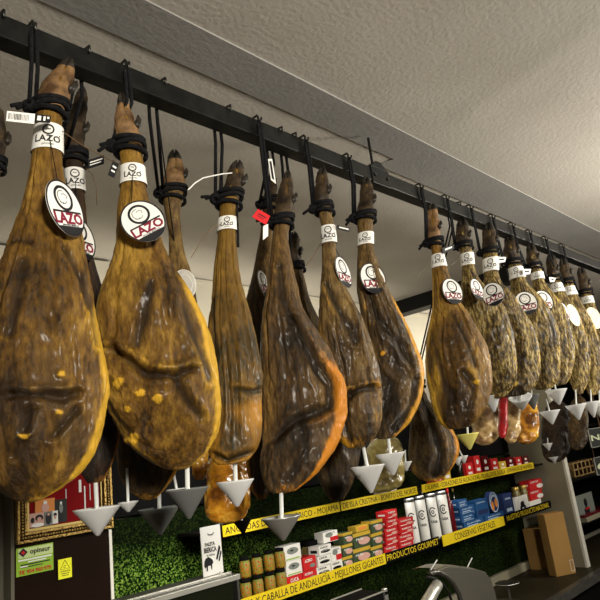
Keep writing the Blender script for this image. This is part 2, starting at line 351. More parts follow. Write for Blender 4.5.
# ================================================================== HAMS
FR = 'cured hams hanging in a row from the rail'
def crom(P, n):
    """resample rows (v,uL,uR[,thick]) smoothly"""
    P = np.array(P, float); d = np.r_[0, np.cumsum(np.sqrt((np.diff(P[:, 0]))**2+.8*(np.diff(P[:, 2]-P[:, 1]))**2/4))]
    T = np.linspace(0, d[-1], n); out = []
    m = np.gradient(P, d, axis=0)
    for t in T:
        i = min(len(d)-2, max(0, int(np.searchsorted(d, t)-1))); h = d[i+1]-d[i]; s = (t-d[i])/h
        out.append((2*s**3-3*s**2+1)*P[i]+(s**3-2*s**2+s)*h*m[i]+(-2*s**3+3*s**2)*P[i+1]+(s**3-s**2)*h*m[i+1])
    return np.array(out)
class Ham:
    def __init__(s, key, rows, Y, label, tone='golden', thick=.62, rope=None, band=None, seed=0, rim=(1, .4), cut=None, hoof='tan', res=(250, 150), kind='cured_ham', short=None, mat_=None, lump=1., hooves=True, legv=None, grp=FR, cuts=(), nug=(), folds=6):
        s.key, s.Y, s.label, s.short = key, Y, label, short or label
        s.rows = rows; s.seed = seed
        s.top, s.bot = rows[0][0], rows[-1][0]
        vs = [r[0] for r in rows]; wid = [r[2]-r[1] for r in rows]
        s.legv = legv or (rope[1] if rope else s.top); 
        vm = .5*(s.top+s.bot); c = s.cen(vm); e2 = Vector((c[0], c[1], 0)).normalized(); s.e2 = e2; s.e1 = Vector((e2.y, -e2.x, 0))
        s.thick = thick; s.tone = tone
        wmax = max(wid)
        root = empty(kind, s.cen(s.top), label, 'ham', grp); s.root = root; s.org = Vector(s.cen(s.top))
        n, seg = res; R = crom(rows, n); verts = []; fat = []; crust = []
        sd = Vector((seed*3.7, seed*1.3, seed*2.1))
        rnd = random.Random(seed*11+3); FL = []
        for q in range(folds):   # long shallow folds of the hide, as (lateral, drift, start, end, depth, width)
            FL.append((rnd.uniform(-.8, .8), rnd.uniform(-.35, .35), rnd.uniform(.0, .5), rnd.uniform(.45, .98), rnd.uniform(.0015, .0045), rnd.uniform(.035, .08)))
        SEG = [(p[j], p[j+1], wd, dp, lip) for (p, wd, dp, lip) in cuts for j in range(len(p)-1)]
        sc = depth(s.org)/F
        for i, r in enumerate(R):
            v = r[0]; cc, w = s.cw(v, r); fr = sm(.35*wmax, .8*wmax, r[2]-r[1])*sm(s.legv+20, s.legv+120, v) if wmax > 20 else 1
            t = (v-s.legv)/(s.bot-s.legv)
            bt = s.ratio(v)
            for k in range(seg):
                a = 2*math.pi*k/seg; ca, sa = math.cos(a), math.sin(a)   # ca: along e1 (right), sa<0: towards viewer
                # squarer cross-section in the body
                p = 1-.12*fr; ca2 = math.copysign(abs(ca)**p, ca); sa2 = math.copysign(abs(sa)**p, sa)
                q = Vector(cc)+s.e1*(w*ca2)+s.e2*(w*bt*sa2)
                nrm = (s.e1*ca/w+s.e2*sa/(w*bt)).normalized()
                P = (q-s.org)
                N3 = noise.noise(Vector((P.x*9, P.y*9, P.z*6))+sd)
                N2 = noise.noise(Vector((P.x*22, P.y*22, P.z*9))+sd)
                N1 = 1-abs(noise.noise(Vector((P.x*45, P.y*45, P.z*16))+sd*2))*2
                N0 = 1-abs(noise.noise(Vector((P.x*95+N2*2, P.y*95, P.z*30))+sd))*2
                edge = abs(ca)
                amp = lump*(.15+.85*sm(s.legv, s.legv+70, v))*min(1, w/.05)
                dis = amp*((.011*N3+.0045*N2)*(1-.55*edge)+.0014*N1*sm(.4, 1, t+.3)+.0011*N0)
                front = max(0, -sa)
                fv = 0.; cr = 0.
                wr_ = 1-abs(noise.noise(Vector((P.x*30+N2, P.y*30, P.z*11))-sd))*2
                dis += amp*(.0017*wr_+.0016*noise.noise(Vector((P.x*130, P.y*130, P.z*60))+sd))
                for (fl, fd, f0, f1, fdp, fwd) in FL:
                    if f0 < t < f1 and front > 0:
                        x_ = (ca-fl-fd*(t-f0)-.12*noise.noise(Vector((t*5, fl*9, seed))))/fwd
                        if abs(x_) < 3: dis -= fdp*math.exp(-x_*x_)*sm(f0, f0+.12, t)*(1-sm(f1-.12, f1, t)) - .5*fdp*math.exp(-(x_-1.7)**2)*sm(f0, f0+.12, t)*(1-sm(f1-.12, f1, t))
                if front > 0 and (SEG or nug):
                    pu = .5*(r[1]+r[2])+ca*.5*(r[2]-r[1]); pv = v; bd_ = {}
                    for (A_, B_, wd, dp, lip) in SEG:
                        dx, dy = B_[0]-A_[0], B_[1]-A_[1]; tt = ((pu-A_[0])*dx+(pv-A_[1])*dy)/(dx*dx+dy*dy); tc_ = min(1, max(0, tt))
                        ex_, ey_ = pu-A_[0]-tc_*dx, pv-A_[1]-tc_*dy; dd = math.hypot(ex_, ey_); sgn = 1 if dx*ey_-dy*ex_ > 0 else -1
                        kk = (wd, dp, lip)
                        if kk not in bd_ or dd < bd_[kk][0]: bd_[kk] = (dd, sgn)
                    for (wd, dp, lip), (dd, sgn) in bd_.items():
                        dd += 3*N2; x_ = dd/wd
                        if x_ < 4:
                            e = math.exp(-x_*x_)*min(1, front*2); dis -= dp*e; cr += .8*e
                            e = math.exp(-(x_-1.6)**2)*min(1, front*2)*(1 if sgn*lip > 0 else .2)*(lip != 0); dis += dp*.7*e; fv += .25*e
                    for (nu, nv, nr) in nug:
                        dd = math.hypot(pu-nu, (pv-nv)*1.3)/nr*(1+.55*noise.noise(Vector((pu*.23, pv*.23, nu))))+.25*noise.noise(Vector((pu*.6, pv*.6, nv)))
                        if dd < 1.6: e = 1-sm(.35, 1.6, dd); dis += sc*nr*.38*e; fv += .8*e*e; cr -= e
                if cut and front > 0:
                    lat = ca
                    for (ct, cx, slope, depth_, wd_, ext) in cut:   # grooves across the face
                        dd = t-ct-slope*(lat-cx)-.03*N3-.05*(lat-cx)**2; e = math.exp(-(dd/wd_)**2)*math.exp(-((lat-cx)/ext)**2)*front
                        dis -= depth_*e*w; cr += .75*e
                        e2_ = math.exp(-((dd+wd_*1.9)/(wd_*1.2))**2)*math.exp(-((lat-cx)/ext)**2)*front
                        dis += depth_*.55*e2_*w
                        if N2 > .05: fv += .55*math.exp(-((dd-wd_*.4)/(wd_*1.5))**2)*math.exp(-((lat-cx)/ext)**2)*front*min(1, N2*3)
                rs, rstart = rim
                rr = sm(.66 if s.key == '4' else .76, .90 if s.key == '4' else .97, ca*rs+.09*N3+.04*N2)*sm(rstart, rstart+.15, t)
                rb = sm(.93, .995, t+.02*N3)*.5
                fv += (.8 if s.tone != 'mould' else .35)*max(rr, rb if rs else 0) + .12*(N3 > .3)*fr + (.22*edge**2 if s.tone != 'mould' else 0)*fr
                if s.key == '3': fv += .55*sm(385, 410, v+8*N3)
                cr += .20*max(0, 1-1.5*abs(ca))*max(0, -sa)*fr*sm(.15, .35, t)
                dis += .0022*rr*lump
                cr += max(0, .5*sm(.25, .5, -noise.noise(Vector((P.x*14, P.y*14, P.z*7))-sd)))*(1-rr)*fr
                cr = max(0, cr)
                verts.append(q+nrm*dis-s.org); fat.append(min(1, fv)); crust.append(min(.9, cr))
        f = [(i*seg+k, (i+1)*seg+k, (i+1)*seg+(k+1) % seg, i*seg+(k+1) % seg) for i in range(n-1) for k in range(seg)]
        c0 = sum((Vector(verts[k]) for k in range(seg)), Vector())/seg; c1 = sum((Vector(verts[-1-k]) for k in range(seg)), Vector())/seg
        verts += [c0+Vector((0, 0, .004)), c1-Vector((0, 0, .003))]; fat += [0, .5]; crust += [0, 0]
        a, b = len(verts)-2, len(verts)-1
        f += [(a, k, (k+1) % seg) for k in range(seg)]+[(b, (n-1)*seg+(k+1) % seg, (n-1)*seg+k) for k in range(seg)]
        # split the skin: trotter above the rope, leg and body below it
        cutrow = None
        body = mesh('cured_meat', verts, f, mat_ or HM[tone], root, True)
        for nm, arr in (('fat', fat), ('crust', crust)):
            at = body.data.attributes.new(nm, 'FLOAT', 'POINT'); at.data.foreach_set('value', arr)
        if rope:
            # skin sleeve of the foot, above the rope
            tm = M['trotter'] if hoof == 'tan' else M['trotter_dark']
            vv = np.linspace(s.top-1, .5*(rope[0]+rope[1]), 26); tv = []; sg = 28
            for v in vv:
                r = s.row(v); cc, w = s.cw(v, r)
                for k in range(sg):
                    a_ = 2*math.pi*k/sg; q = Vector(cc)+s.e1*((w+.003)*math.cos(a_))+s.e2*((w*s.ratio(v)+.003)*math.sin(a_))-s.org
                    nn = noise.noise(q*38+sd)*.0035+noise.noise(q*90+sd)*.0015; d = (q-(Vector(cc)-s.org)).normalized()
                    split = .006*math.exp(-((math.cos(a_)-.15)/.16)**2)*(1-sm(s.top, rope[0]-2, v))*(-math.sin(a_) > 0)
                    tv.append(q+d*(nn-split))
            tf = [(i*sg+k, (i+1)*sg+k, (i+1)*sg+(k+1) % sg, i*sg+(k+1) % sg) for i in range(len(vv)-1) for k in range(sg)]
            tf += [tuple(range(sg))]
            tr = mesh('trotter', tv, tf, tm, root, True)
            if hooves:
                # two cloven claws at the tip and a dewclaw on the side
                r = s.row(s.top); cc, w = s.cw(s.top, r); up = (Vector(s.cen(s.top))-Vector(s.cen(s.top+14))).normalized()
                L_ = max(.034, 2.1*w)
                for sg_ in (-1, 1):
                    base = Vector(cc)-s.org+s.e1*(sg_*w*.48)-s.e2*.002
                    pts = [base-up*.016, base-up*.004, base+up*L_*.35, base+up*L_*.7-s.e1*sg_*w*.12, base+up*L_-s.e1*sg_*w*.28]
                    G().tube(pts, [w*.55, w*.66, w*.58, w*.38, w*.10], 12).make('hoof', M['hoof'], root, True)
                v2 = s.top+.62*(rope[0]-s.top); r = s.row(v2); cc, w = s.cw(v2, r)
                b_ = Vector(cc)-s.org+s.e1*w*.85-s.e2*w*.4
                G().tube([b_-up*.008, b_+s.e1*.007, b_+s.e1*.011+up*.012, b_+s.e1*.010+up*.022], [.008, .008, .006, .002], 8).make('dewclaw', M['hoof'], root, True)
        if band:
            s.band(*band)
        s.rope = rope
    def ratio(s, v): return .95+(s.thick-.95)*sm(s.legv+25, s.legv+110 if s.bot-s.legv > 160 else s.legv+.5*(s.bot-s.legv), v)
    def row(s, v):
        P = s.rows
        return [v]+[float(np.interp(v, [p[0] for p in P], [p[i] for p in P])) for i in (1, 2)]
    def cen(s, v, r=None):
        r = r if r is not None else s.row(v); return atY(.5*(r[1]+r[2]), v, s.Y)
    def cw(s, v, r=None):
        r = r if r is not None else s.row(v); c = s.cen(v, r); return c, max(.0015, .5*(r[2]-r[1])*depth(c)/F)
    def band(s, v0, v1, logo=True, m='paper', off=0.):
        """white paper band wrapped round the shank, with its printed mark"""
        sg = 48; rows_ = []; gg = G(); vv = [v0+(v1-v0)*i/5 for i in range(6)]; V = []
        for v in vv:
            cc, w = s.cw(v)
            for k in range(sg):
                a = 2*math.pi*k/sg; V.append(Vector(cc)+s.e1*((w+.0035)*math.cos(a))+s.e2*((w*s.ratio(v)+.0035)*math.sin(a))-s.org)
        ff = [(i*sg+k, (i+1)*sg+k, (i+1)*sg+(k+1) % sg, i*sg+(k+1) % sg) for i in range(5) for k in range(sg)]
        b = mesh('paper_band', V, ff, M[m], s.root, True); b['label'] = 'white paper band'
        if logo:
            vm = .5*(v0+v1); cc, w = s.cw(vm); w += .004; h = abs(s.cen(v0)[2]-s.cen(v1)[2]); rt = s.ratio(vm)
            g = G(); g.ring(0, h*.20, h*.20, h*.20, h*.05, 0, .0003, 24); g.text('LAZO', h*.34, 0, -h*.26, 0, .0003, bold=.02); g.box(-h*.42, h*.42, -.0003, 0, -h*.005, h*.03)
            g.text('~', h*.3, 0, h*.14, 0, .0003)
            g.text('JAMONES', h*.09, 0, -h*.40, 0, .0003)
            c = Vector(cc)-s.org; tp = Vector(s.cen(v0))-Vector(s.cen(v1)); tp.normalize()
            def wrap(p):
                a = -math.pi/2+off+p.x/w; rr = w+.0006-p.y
                z = p.z; return c+tp*z+s.e1*(rr*math.cos(a))+s.e2*((rr)*rt*math.sin(a)-.0004)
            g.xf(wrap).make('printed_mark', M['ink'], b)

def rope_for(h, style='front', hook=None, du=0, tail=1, n=3, thin=False):
    """black rope: lashing round the ankle, knot with tails, two strands up to the rail"""
    v0, v1 = h.rope; org = Vector(h.cen(.5*(v0+v1)))
    r = empty('rope_tie', org, 'black rope tied round the shank of '+h.short, 'rope', 'black ropes holding the hams')
    rr = .0046 if not thin else .0038
    g = G()
    for i in range(n):
        v = v0+(v1-v0)*(i+.5)/n; cc, w = h.cw(v); pts = []
        for k in range(29):
            a = 2*math.pi*k/28; tl = .004*math.sin(a+i*2.1)+.004*(k/28)
            pts.append(Vector(cc)+h.e1*((w+.008)*math.cos(a))+h.e2*((w*h.ratio(v)+.008)*math.sin(a))+Vector((0, 0, tl))-org)
        g.tube(pts, rr*1.15, 8)
    g.make('lashing', M['rope'], r, True)
    vm = .5*(v0+v1); cc, w = h.cw(vm); side = -1
    kc = Vector(cc)+h.e1*(side*(w+.012))-h.e2*.012-org
    g = G()
    for i in range(3):
        ax = Euler((i*1.1+h.seed, i*.7, i*1.9)).to_matrix(); pts = [kc+ax@Vector((.011*math.cos(a), .011*math.sin(a), .003*math.sin(2*a))) for a in np.linspace(0, 6.283, 19)]
        g.tube(pts, rr, 7)
    g.make('knot', M['rope'], r, True)
    if tail:
        g = G(); random.seed(h.seed+5)
        for i in range(2):
            d = Vector((0, 0, -1))*random.uniform(-.2, .8)-h.e1*random.uniform(.6, 1.1)-h.e2*.3; d.normalize(); L_ = .026+.01*i
            g.tube([kc, kc+d*L_*.5+Vector((0, 0, .004)), kc+d*L_], rr*.9, 7)
        g.make('rope_tail', M['rope'], r, True)
    # strands
    hx = hook if hook is not None else None
    if style == 'front':
        top = Vector((Xof(hx, YR0-.012, ZR1+.0), YR0-.010, ZR1-.012)); y = top.y
        A = [kc+Vector((0, 0, .006)), top-org+Vector((-.006, -.002, -.09)), top-org+Vector((-.005, 0, -.012)), top-org+Vector((0, -.001, 0)), top-org+Vector((.005, 0, -.012)), top-org+Vector((.007, 0, -.09)), kc+Vector((.006, .006, .006))+h.e1*.008]
    else:
        top = Vector((Xof(hx, YR1+.008, ZR0), YR1+.008, ZR1-.01))
        A = [kc+Vector((0, 0, .006)), top-org+Vector((-.011, 0, -.07)), top-org+Vector((-.010, 0, -.01)), top-org+Vector((0, 0, 0.002)), top-org+Vector((.010, 0, -.01)), top-org+Vector((.011, 0, -.07)), kc+Vector((.006, .004, .006))+h.e1*.010]
    G().tube(A, rr*.95, 8).make('rope_loop', M['rope'], r, True)
    # s-hook over the rail
    hk = empty('s_hook', (top.x, 1.07, ZR1), 'small steel hook over the rail above '+h.short, 'hook', 'steel hooks over the rail')
    o = Vector((top.x, 1.07, ZR1)); q = .0032
    yF, yB = (YR0-.008, YR1+.006) if style == 'front' else (YR1+.008, YR0-.006)
    pts = [Vector((0, yB-1.07, -.012)), Vector((0, yB-1.07, .004)), Vector((0, 0, .008)), Vector((0, (yF-1.07)*.9, .008)), Vector((0, yF-1.07, .002)), Vector((0, yF-1.07, -.014)), Vector((0, (yF-1.07)*1.12, -.022)), Vector((0, (yF-1.07)*1.35, -.018)), Vector((0, (yF-1.07)*1.42, -.006))]
    G().tube(pts, q, 7).make('hook_wire', M['hook'], hk, True)
    return r

# rows: (v, left edge, right edge) of each ham's outline in the photograph
H = {}
H['1'] = Ham('1', [(70, 58, 72), (78, 51, 71), (90, 42, 69), (100, 39, 67), (112, 37, 62), (122, 37, 61), (135, 36, 61), (150, 34, 61), (165, 32, 61), (180, 29, 63), (200, 25, 69), (220, 20, 75), (240, 13, 80), (260, 6, 83), (285, -2, 88), (310, -9, 91), (340, -15, 96), (370, -19, 102), (395, -20, 105), (415, -19, 102), (440, -16, 95), (460, -11, 87), (478, -2, 74), (492, 10, 56), (501, 22, 40)],
    1.05, 'very large golden-brown cured ham, first in the row at the left edge', 'golden', .58, (102, 120), (129, 154), 1, (1, .45), None, short='the very large first ham', cuts=[([(18,398),(43,400),(58,404),(70,400)],4,.009,-1),([(27,270),(22,300),(18,340)],4,.004,1),([(62,255),(78,285),(88,318),(92,350)],4,.006,1),([(8,250),(20,246),(33,250)],2.5,.004,0),([(50,440),(60,428),(72,415)],4,.005,1),([(20,455),(30,430),(35,415)],5,.006,1)], nug=[(29,438,5),(55,418,4),(57,381,4)])
H['2'] = Ham('2', [(106, 118, 128), (115, 116, 131), (128, 115, 136), (138, 116, 139), (150, 119, 141), (162, 121, 143), (175, 122, 144), (190, 121, 146), (205, 119, 150), (225, 118, 156), (245, 117, 163), (260, 114, 169), (280, 107, 180), (300, 101, 191), (320, 98, 200), (340, 98, 207), (360, 100, 213), (380, 103, 217), (400, 109, 219), (420, 119, 219), (438, 131, 216), (452, 143, 208), (463, 157, 197), (469, 170, 187)],
    1.05, 'broad cured ham with a deep cut and fat lumps, round tag below its band', 'golden', .58, (139, 158), (168, 186), 2, (1, .35), None, short='the broad ham with a deep cut', cuts=[([(118,352),(133,364),(150,379),(173,383),(185,378)],4.5,.014,-1),([(172,388),(182,405),(197,422)],4,.006,-1),([(108,395),(125,425),(150,445)],4,.006,1),([(150,290),(147,320),(140,350)],4,.004,1),([(172,270),(180,310),(192,350),(205,385)],4,.004,1)], nug=[(104,352,5),(110,374,5),(125,383,7),(145,396,5),(160,402,5),(133,408,4),(108,392,4),(137,435,7)])
H['3'] = Ham('3', [(172, 229, 243), (182, 227, 243), (192, 222, 240), (205, 220, 238), (220, 219, 236), (235, 218, 236), (252, 216, 237), (270, 214, 239), (290, 213, 243), (310, 211, 249), (330, 209, 254), (350, 208, 259), (370, 208, 262), (390, 209, 262), (410, 210, 261), (430, 209, 261), (445, 209, 259), (455, 212, 254), (463, 219, 246)],
    1.05, 'slim edge-on cured ham with smooth amber rind and a blunt bottom', 'amber', .95, (190, 210), (219, 232), 3, (0, .4), None, short='the slim edge-on ham', lump=.7, hoof='dark', cuts=[([(213,452),(228,460),(252,455)],3,.008,1),([(236,392),(250,396),(262,393)],3,.005,-1),([(214,300),(216,350),(216,420)],2.5,.005,1)])
H['4'] = Ham('4', [(180, 283, 291), (190, 279, 292), (202, 277, 293), (213, 275, 291), (225, 274, 290), (238, 272, 288), (252, 271, 290), (270, 269, 293), (290, 267, 297), (311, 264, 302), (335, 262, 317), (352, 261, 328), (372, 260, 336), (390, 261, 343), (410, 263, 345), (434, 264, 340), (455, 262, 331), (470, 263, 321), (482, 266, 309), (492, 272, 295)],
    1.05, 'long dark-faced cured ham with thick orange fat rim on its right, metal cup below', 'orange', .60, (215, 229), None, 4, (1, .5), None, short='the long dark-faced ham with orange rim', hoof='dark', cuts=[([(293,325),(300,345),(312,368),(328,390),(327,412),(300,420),(278,436)],4.5,.010,-1),([(280,270),(282,300),(292,325)],3,.004,1),([(300,420),(305,450),(290,480)],4,.005,1)])
H['5'] = Ham('5', [(177, 317, 327), (188, 315, 328), (200, 315, 328), (212, 318, 331), (225, 321, 334), (240, 322, 336), (252, 322, 336), (270, 322, 340), (290, 321, 347), (310, 320, 357), (330, 320, 365), (350, 322, 372), (370, 325, 378), (390, 328, 380), (410, 331, 380), (428, 336, 379), (440, 342, 374), (447, 350, 367)],
    1.05, 'brown cured ham right of the orange-rimmed one, thin oval tag seen edge-on', 'brown', .68, (202, 216), (227, 244), 5, (-1, .6), None, short='the brown ham right of the orange-rimmed one', hoof='dark', cuts=[([(326,285),(340,315),(356,345)],3,.005,1),([(345,400),(360,392),(372,392)],3,.008,-1),([(350,395),(345,420),(352,440)],3.5,.006,1)])
H['6'] = Ham('6', [(186, 361, 371), (198, 360, 373), (210, 358, 373), (222, 357, 373), (234, 358, 373), (246, 358, 373), (258, 357, 376), (272, 357, 381), (288, 357, 386), (304, 360, 393), (322, 362, 403), (342, 364, 412), (362, 366, 420), (382, 368, 423), (400, 370, 420), (415, 372, 413), (428, 374, 404), (438, 378, 394)],
    1.05, 'leaning cured ham with yellow right rim beside the wide gap in the row', 'brown', .60, (212, 223), (234, 246), 6, (1, .3), None, short='the leaning ham left of the wide gap', hoof='dark', cuts=[([(370,295),(378,320),(396,345),(412,368)],3.5,.007,1),([(416,385),(410,408),(396,430)],3,.006,-1),([(380,370),(392,385),(386,410)],4,.006,1)], nug=[(385,355,3)])
H['7'] = Ham('7', [(212, 427, 437), (222, 426, 438), (234, 427, 440), (244, 430, 441), (254, 432, 443), (266, 432, 446), (280, 433, 450), (296, 433, 455), (314, 432, 466), (330, 429, 474), (350, 426, 485), (370, 427, 490), (390, 431, 491), (408, 436, 486), (420, 442, 479), (428, 450, 469)],
    1.05, 'rounded golden cured ham right of the wide gap in the row', 'golden', .62, (238, 248), (255, 268), 7, (-1, .05), None, short='the rounded ham right of the wide gap', cuts=[([(452,315),(465,345),(474,370)],3,.004,1),([(440,350),(446,380),(455,400)],3.5,.004,1),([(462,375),(472,390),(470,410)],3,.005,-1)], nug=[(474,386,3)])
H['8'] = Ham('8', [(228, 457, 468), (238, 456, 469), (246, 458, 470), (255, 461, 473), (266, 462, 474), (280, 462, 479), (295, 459, 491), (310, 457, 502), (330, 459, 508), (350, 465, 512), (370, 474, 514), (385, 482, 513), (394, 490, 507), (398, 494, 502)],
    1.07, 'mottled cured ham half hidden behind the rounded golden one', 'mould', .6, (242, 250), (254, 266), 8, (1, .3), None, short='the half-hidden mottled ham', lump=1.7, hoof='dark', res=(140, 100))
H['9'] = Ham('9', [(232, 483, 494), (242, 483, 496), (250, 483, 496), (260, 483, 498), (272, 484, 498), (285, 483, 502), (298, 479, 511), (312, 477, 519), (330, 479, 529), (350, 485, 535), (368, 490, 537), (382, 494, 536), (391, 499, 531), (396, 505, 523)],
    1.05, 'wide mottled olive cured ham, third after the wide gap, pale mould at its foot', 'mould', .6, (248, 256), (259, 272), 9, (1, .2), None, short='the third ham after the wide gap', lump=1.7, hoof='dark', res=(150, 110), nug=[(500, 376, 6), (514, 384, 5)])
H['10'] = Ham('10', [(243, 505, 515), (252, 504, 517), (262, 507, 520), (272, 510, 523), (285, 511, 527), (297, 510, 537), (312, 509, 547), (330, 514, 554), (350, 521, 557), (368, 528, 557), (382, 533, 555), (389, 538, 550)],
    1.07, 'mottled cured ham with a wide round tag, fourth after the wide gap', 'mould', .6, (259, 267), (268, 279), 10, (1, .2), None, short='the fourth ham after the wide gap', lump=1.7, hoof='dark', res=(120, 90))
H['11'] = Ham('11', [(252, 527, 536), (262, 527, 538), (272, 531, 542), (284, 533, 545), (297, 532, 553), (312, 533, 562), (330, 537, 568), (350, 542, 571), (366, 545, 571), (378, 547, 569), (385, 551, 565)],
    1.05, 'mottled cured ham with bright yellow right edge, fifth after the wide gap', 'mould', .65, (263, 271), (273, 280), 11, (1, .1), None, short='the fifth ham after the wide gap', lump=1.7, hoof='dark', res=(120, 90))
H['12'] = Ham('12', [(262, 547, 556), (272, 548, 557), (284, 551, 561), (296, 551, 566), (312, 552, 575), (330, 556, 582), (350, 562, 586), (370, 567, 588), (385, 572, 586), (394, 576, 582)],
    1.07, 'narrow cured ham carrying a slim oval tag, sixth after the wide gap', 'mould', .65, (275, 283), (284, 293), 12, (1, .2), None, short='the sixth ham after the wide gap', lump=1.7, hoof='dark', res=(100, 80))
H['13'] = Ham('13', [(266, 560, 568), (276, 562, 571), (288, 564, 574), (300, 564, 579), (316, 565, 587), (334, 570, 594), (352, 576, 598), (372, 582, 600), (386, 586, 599), (395, 590, 596)],
    1.05, 'narrow cured ham carrying a blank cream tag, seventh after the wide gap', 'mould', .65, (278, 286), (287, 296), 13, (1, .2), None, short='the seventh ham after the wide gap', lump=1.7, hoof='dark', res=(100, 80))
H['14'] = Ham('14', [(275, 578, 586), (286, 580, 589), (298, 582, 592), (310, 584, 596), (326, 586, 603), (344, 590, 609), (362, 595, 613), (380, 600, 614), (392, 605, 611)],
    1.05, 'cured ham cut by the right edge of view, cream tag on it', 'mould', .65, (289, 296), (297, 304), 14, (1, .2), None, short='the ham at the right edge of view', lump=1.7, hoof='dark', res=(80, 60))
# second, deeper-hanging hams
BK = 'cured hams tied behind the front row'
H['1b'] = Ham('1b', [(98, 76, 86), (110, 72, 86), (125, 68, 84), (140, 66, 83), (155, 65, 83), (170, 66, 83), (190, 68, 84), (215, 70, 86), (240, 70, 88), (265, 68, 94), (295, 62, 102), (330, 58, 110), (370, 58, 117), (410, 62, 120), (440, 70, 118), (465, 78, 111), (482, 88, 102)],
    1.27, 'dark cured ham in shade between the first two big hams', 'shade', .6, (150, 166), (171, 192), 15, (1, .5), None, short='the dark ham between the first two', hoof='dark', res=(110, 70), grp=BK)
H['2b'] = Ham('2b', [(162, 168, 181), (172, 166, 184), (186, 164, 184), (200, 163, 182), (212, 165, 180), (228, 168, 181), (250, 169, 184), (275, 166, 191), (305, 156, 196), (340, 142, 196), (380, 128, 192), (420, 119, 184), (450, 118, 180), (475, 123, 174), (490, 132, 164), (499, 143, 155)],
    1.30, 'dark cured ham with its tan trotter showing behind the broad one', 'brown', .6, (186, 204), None, 16, (1, .5), None, short='the dark ham behind the broad one', res=(110, 70), grp=BK)
H['4b'] = Ham('4b', [(180, 268, 276), (200, 264, 277), (215, 262, 275), (235, 260, 272), (255, 256, 274), (280, 251, 280), (305, 246, 288), (340, 245, 295), (380, 245, 296), (420, 246, 292), (450, 247, 286), (475, 250, 280), (492, 255, 270), (499, 259, 265)],
    1.29, 'brown cured ham half hidden left behind the orange-rimmed one', 'brown', .6, (196, 214), None, 17, (-1, .4), None, short='the ham left behind the orange-rimmed one', hoof='dark', hooves=False, res=(110, 70), grp=BK)
H['4c'] = Ham('4c', [(241, 289, 299), (252, 288, 299), (265, 291, 301), (280, 296, 305), (300, 298, 310), (330, 299, 325), (370, 302, 345), (410, 308, 358), (440, 312, 361), (465, 316, 359), (485, 322, 352), (500, 331, 343)],
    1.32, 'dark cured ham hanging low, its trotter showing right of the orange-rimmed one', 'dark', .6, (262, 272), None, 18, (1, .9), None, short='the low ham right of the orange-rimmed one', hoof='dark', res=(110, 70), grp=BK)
H['7b'] = Ham('7b', [(385, 417, 423), (396, 416, 426), (406, 413, 432), (418, 411, 441), (432, 410, 451), (446, 409, 457), (458, 409, 457), (468, 412, 453), (476, 419, 446), (481, 427, 438)],
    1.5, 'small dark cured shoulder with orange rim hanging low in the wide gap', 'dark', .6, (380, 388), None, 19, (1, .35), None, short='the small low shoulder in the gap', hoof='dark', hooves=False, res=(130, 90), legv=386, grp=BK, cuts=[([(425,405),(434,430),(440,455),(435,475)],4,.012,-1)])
H['0'] = Ham('0', [(112, -12, 0), (125, -10, 3), (140, -9, 5), (155, -10, 2), (170, -12, 0), (190, -14, -2), (230, -30, -16), (300, -48, -22), (380, -60, -26), (450, -52, -30), (480, -45, -36)],
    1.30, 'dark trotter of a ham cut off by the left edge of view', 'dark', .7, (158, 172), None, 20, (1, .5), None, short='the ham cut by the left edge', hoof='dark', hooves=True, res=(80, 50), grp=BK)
for args in (('1', 'front', 34), ('2', 'front', 127), ('3', 'back', 218), ('4', 'front', 259), ('5', 'front', 306), ('6', 'front', 349), ('7', 'front', 421), ('8', 'front', 447), ('9', 'front', 471), ('10', 'front', 493), ('11', 'front', 513), ('12', 'front', 530), ('13', 'front', 546), ('14', 'front', 563),
             ('1b', 'back', 77), ('2b', 'back', 153), ('4b', 'back', 270), ('4c', 'back', 284), ('0', 'back', -8)):
    rope_for(H[args[0]], args[1], args[2], tail=args[0] in '1234567', thin=args[0] in ('8', '9', '10', '11', '12', '13', '14'))
rope_for(H['7b'], 'back', 450, tail=0, thin=True)

# ---------------------------------------------------------------- packed hams and meats hanging behind
def packed(name, u, v0, v1, hw, Y, m, label, seed, th=.6, top=None, cat='packed ham', hook=None):
    rows = [(v0, u-hw*.25, u+hw*.25), (v0+(v1-v0)*.12, u-hw*.75, u+hw*.7), (v0+(v1-v0)*.35, u-hw*.95, u+hw*.95), (v0+(v1-v0)*.6, u-hw*1.0, u+hw*.95), (v0+(v1-v0)*.85, u-hw*.95, u+hw*.9), (v1-2, u-hw*.6, u+hw*.55), (v1, u-hw*.3, u+hw*.3)]
    seg, n = 60, 60; R = crom(rows, n); V = []; org = Vector(atY(u, v0, Y)); e2 = Vector((org.x, org.y, 0)).normalized(); e1 = Vector((e2.y, -e2.x, 0))
    for r in R:
        c = Vector(atY(.5*(r[1]+r[2]), r[0], Y)); w = max(.002, .5*(r[2]-r[1])*depth(c)/F)
        for k in range(seg):
            a = 2*math.pi*k/seg; p = .8; ca = math.copysign(abs(math.cos(a))**p, math.cos(a)); sa = math.copysign(abs(math.sin(a))**p, math.sin(a))
            q = c+e1*w*ca+e2*w*th*sa-org; nn = noise.noise(q*20+Vector((seed, 0, 0)))*.010+(.5-abs(noise.noise(q*45+Vector((0, seed, 0)))))*.008
            V.append(q+(e1*ca+e2*sa)*nn*min(1, w/.04))
    f = [(i*seg+k, (i+1)*seg+k, (i+1)*seg+(k+1) % seg, i*seg+(k+1) % seg) for i in range(n-1) for k in range(seg)]+[tuple(range(seg)), tuple((n-1)*seg+k for k in range(seg))[::-1]]
    root = empty(name, org, label, cat, 'packed meats hanging behind the hams')
    mesh('wrapped_meat', V, f, m, root, True)
    tp_ = Vector((Xof(hook if hook else u, 1.102, ZR0), 1.102, ZR0+.02))-org
    G().tube([Vector((0, 0, -.008)), Vector((0, 0, .012)), tp_*.5, tp_], .0018, 6).make('hanging_string', M['rope'], root)
    return root
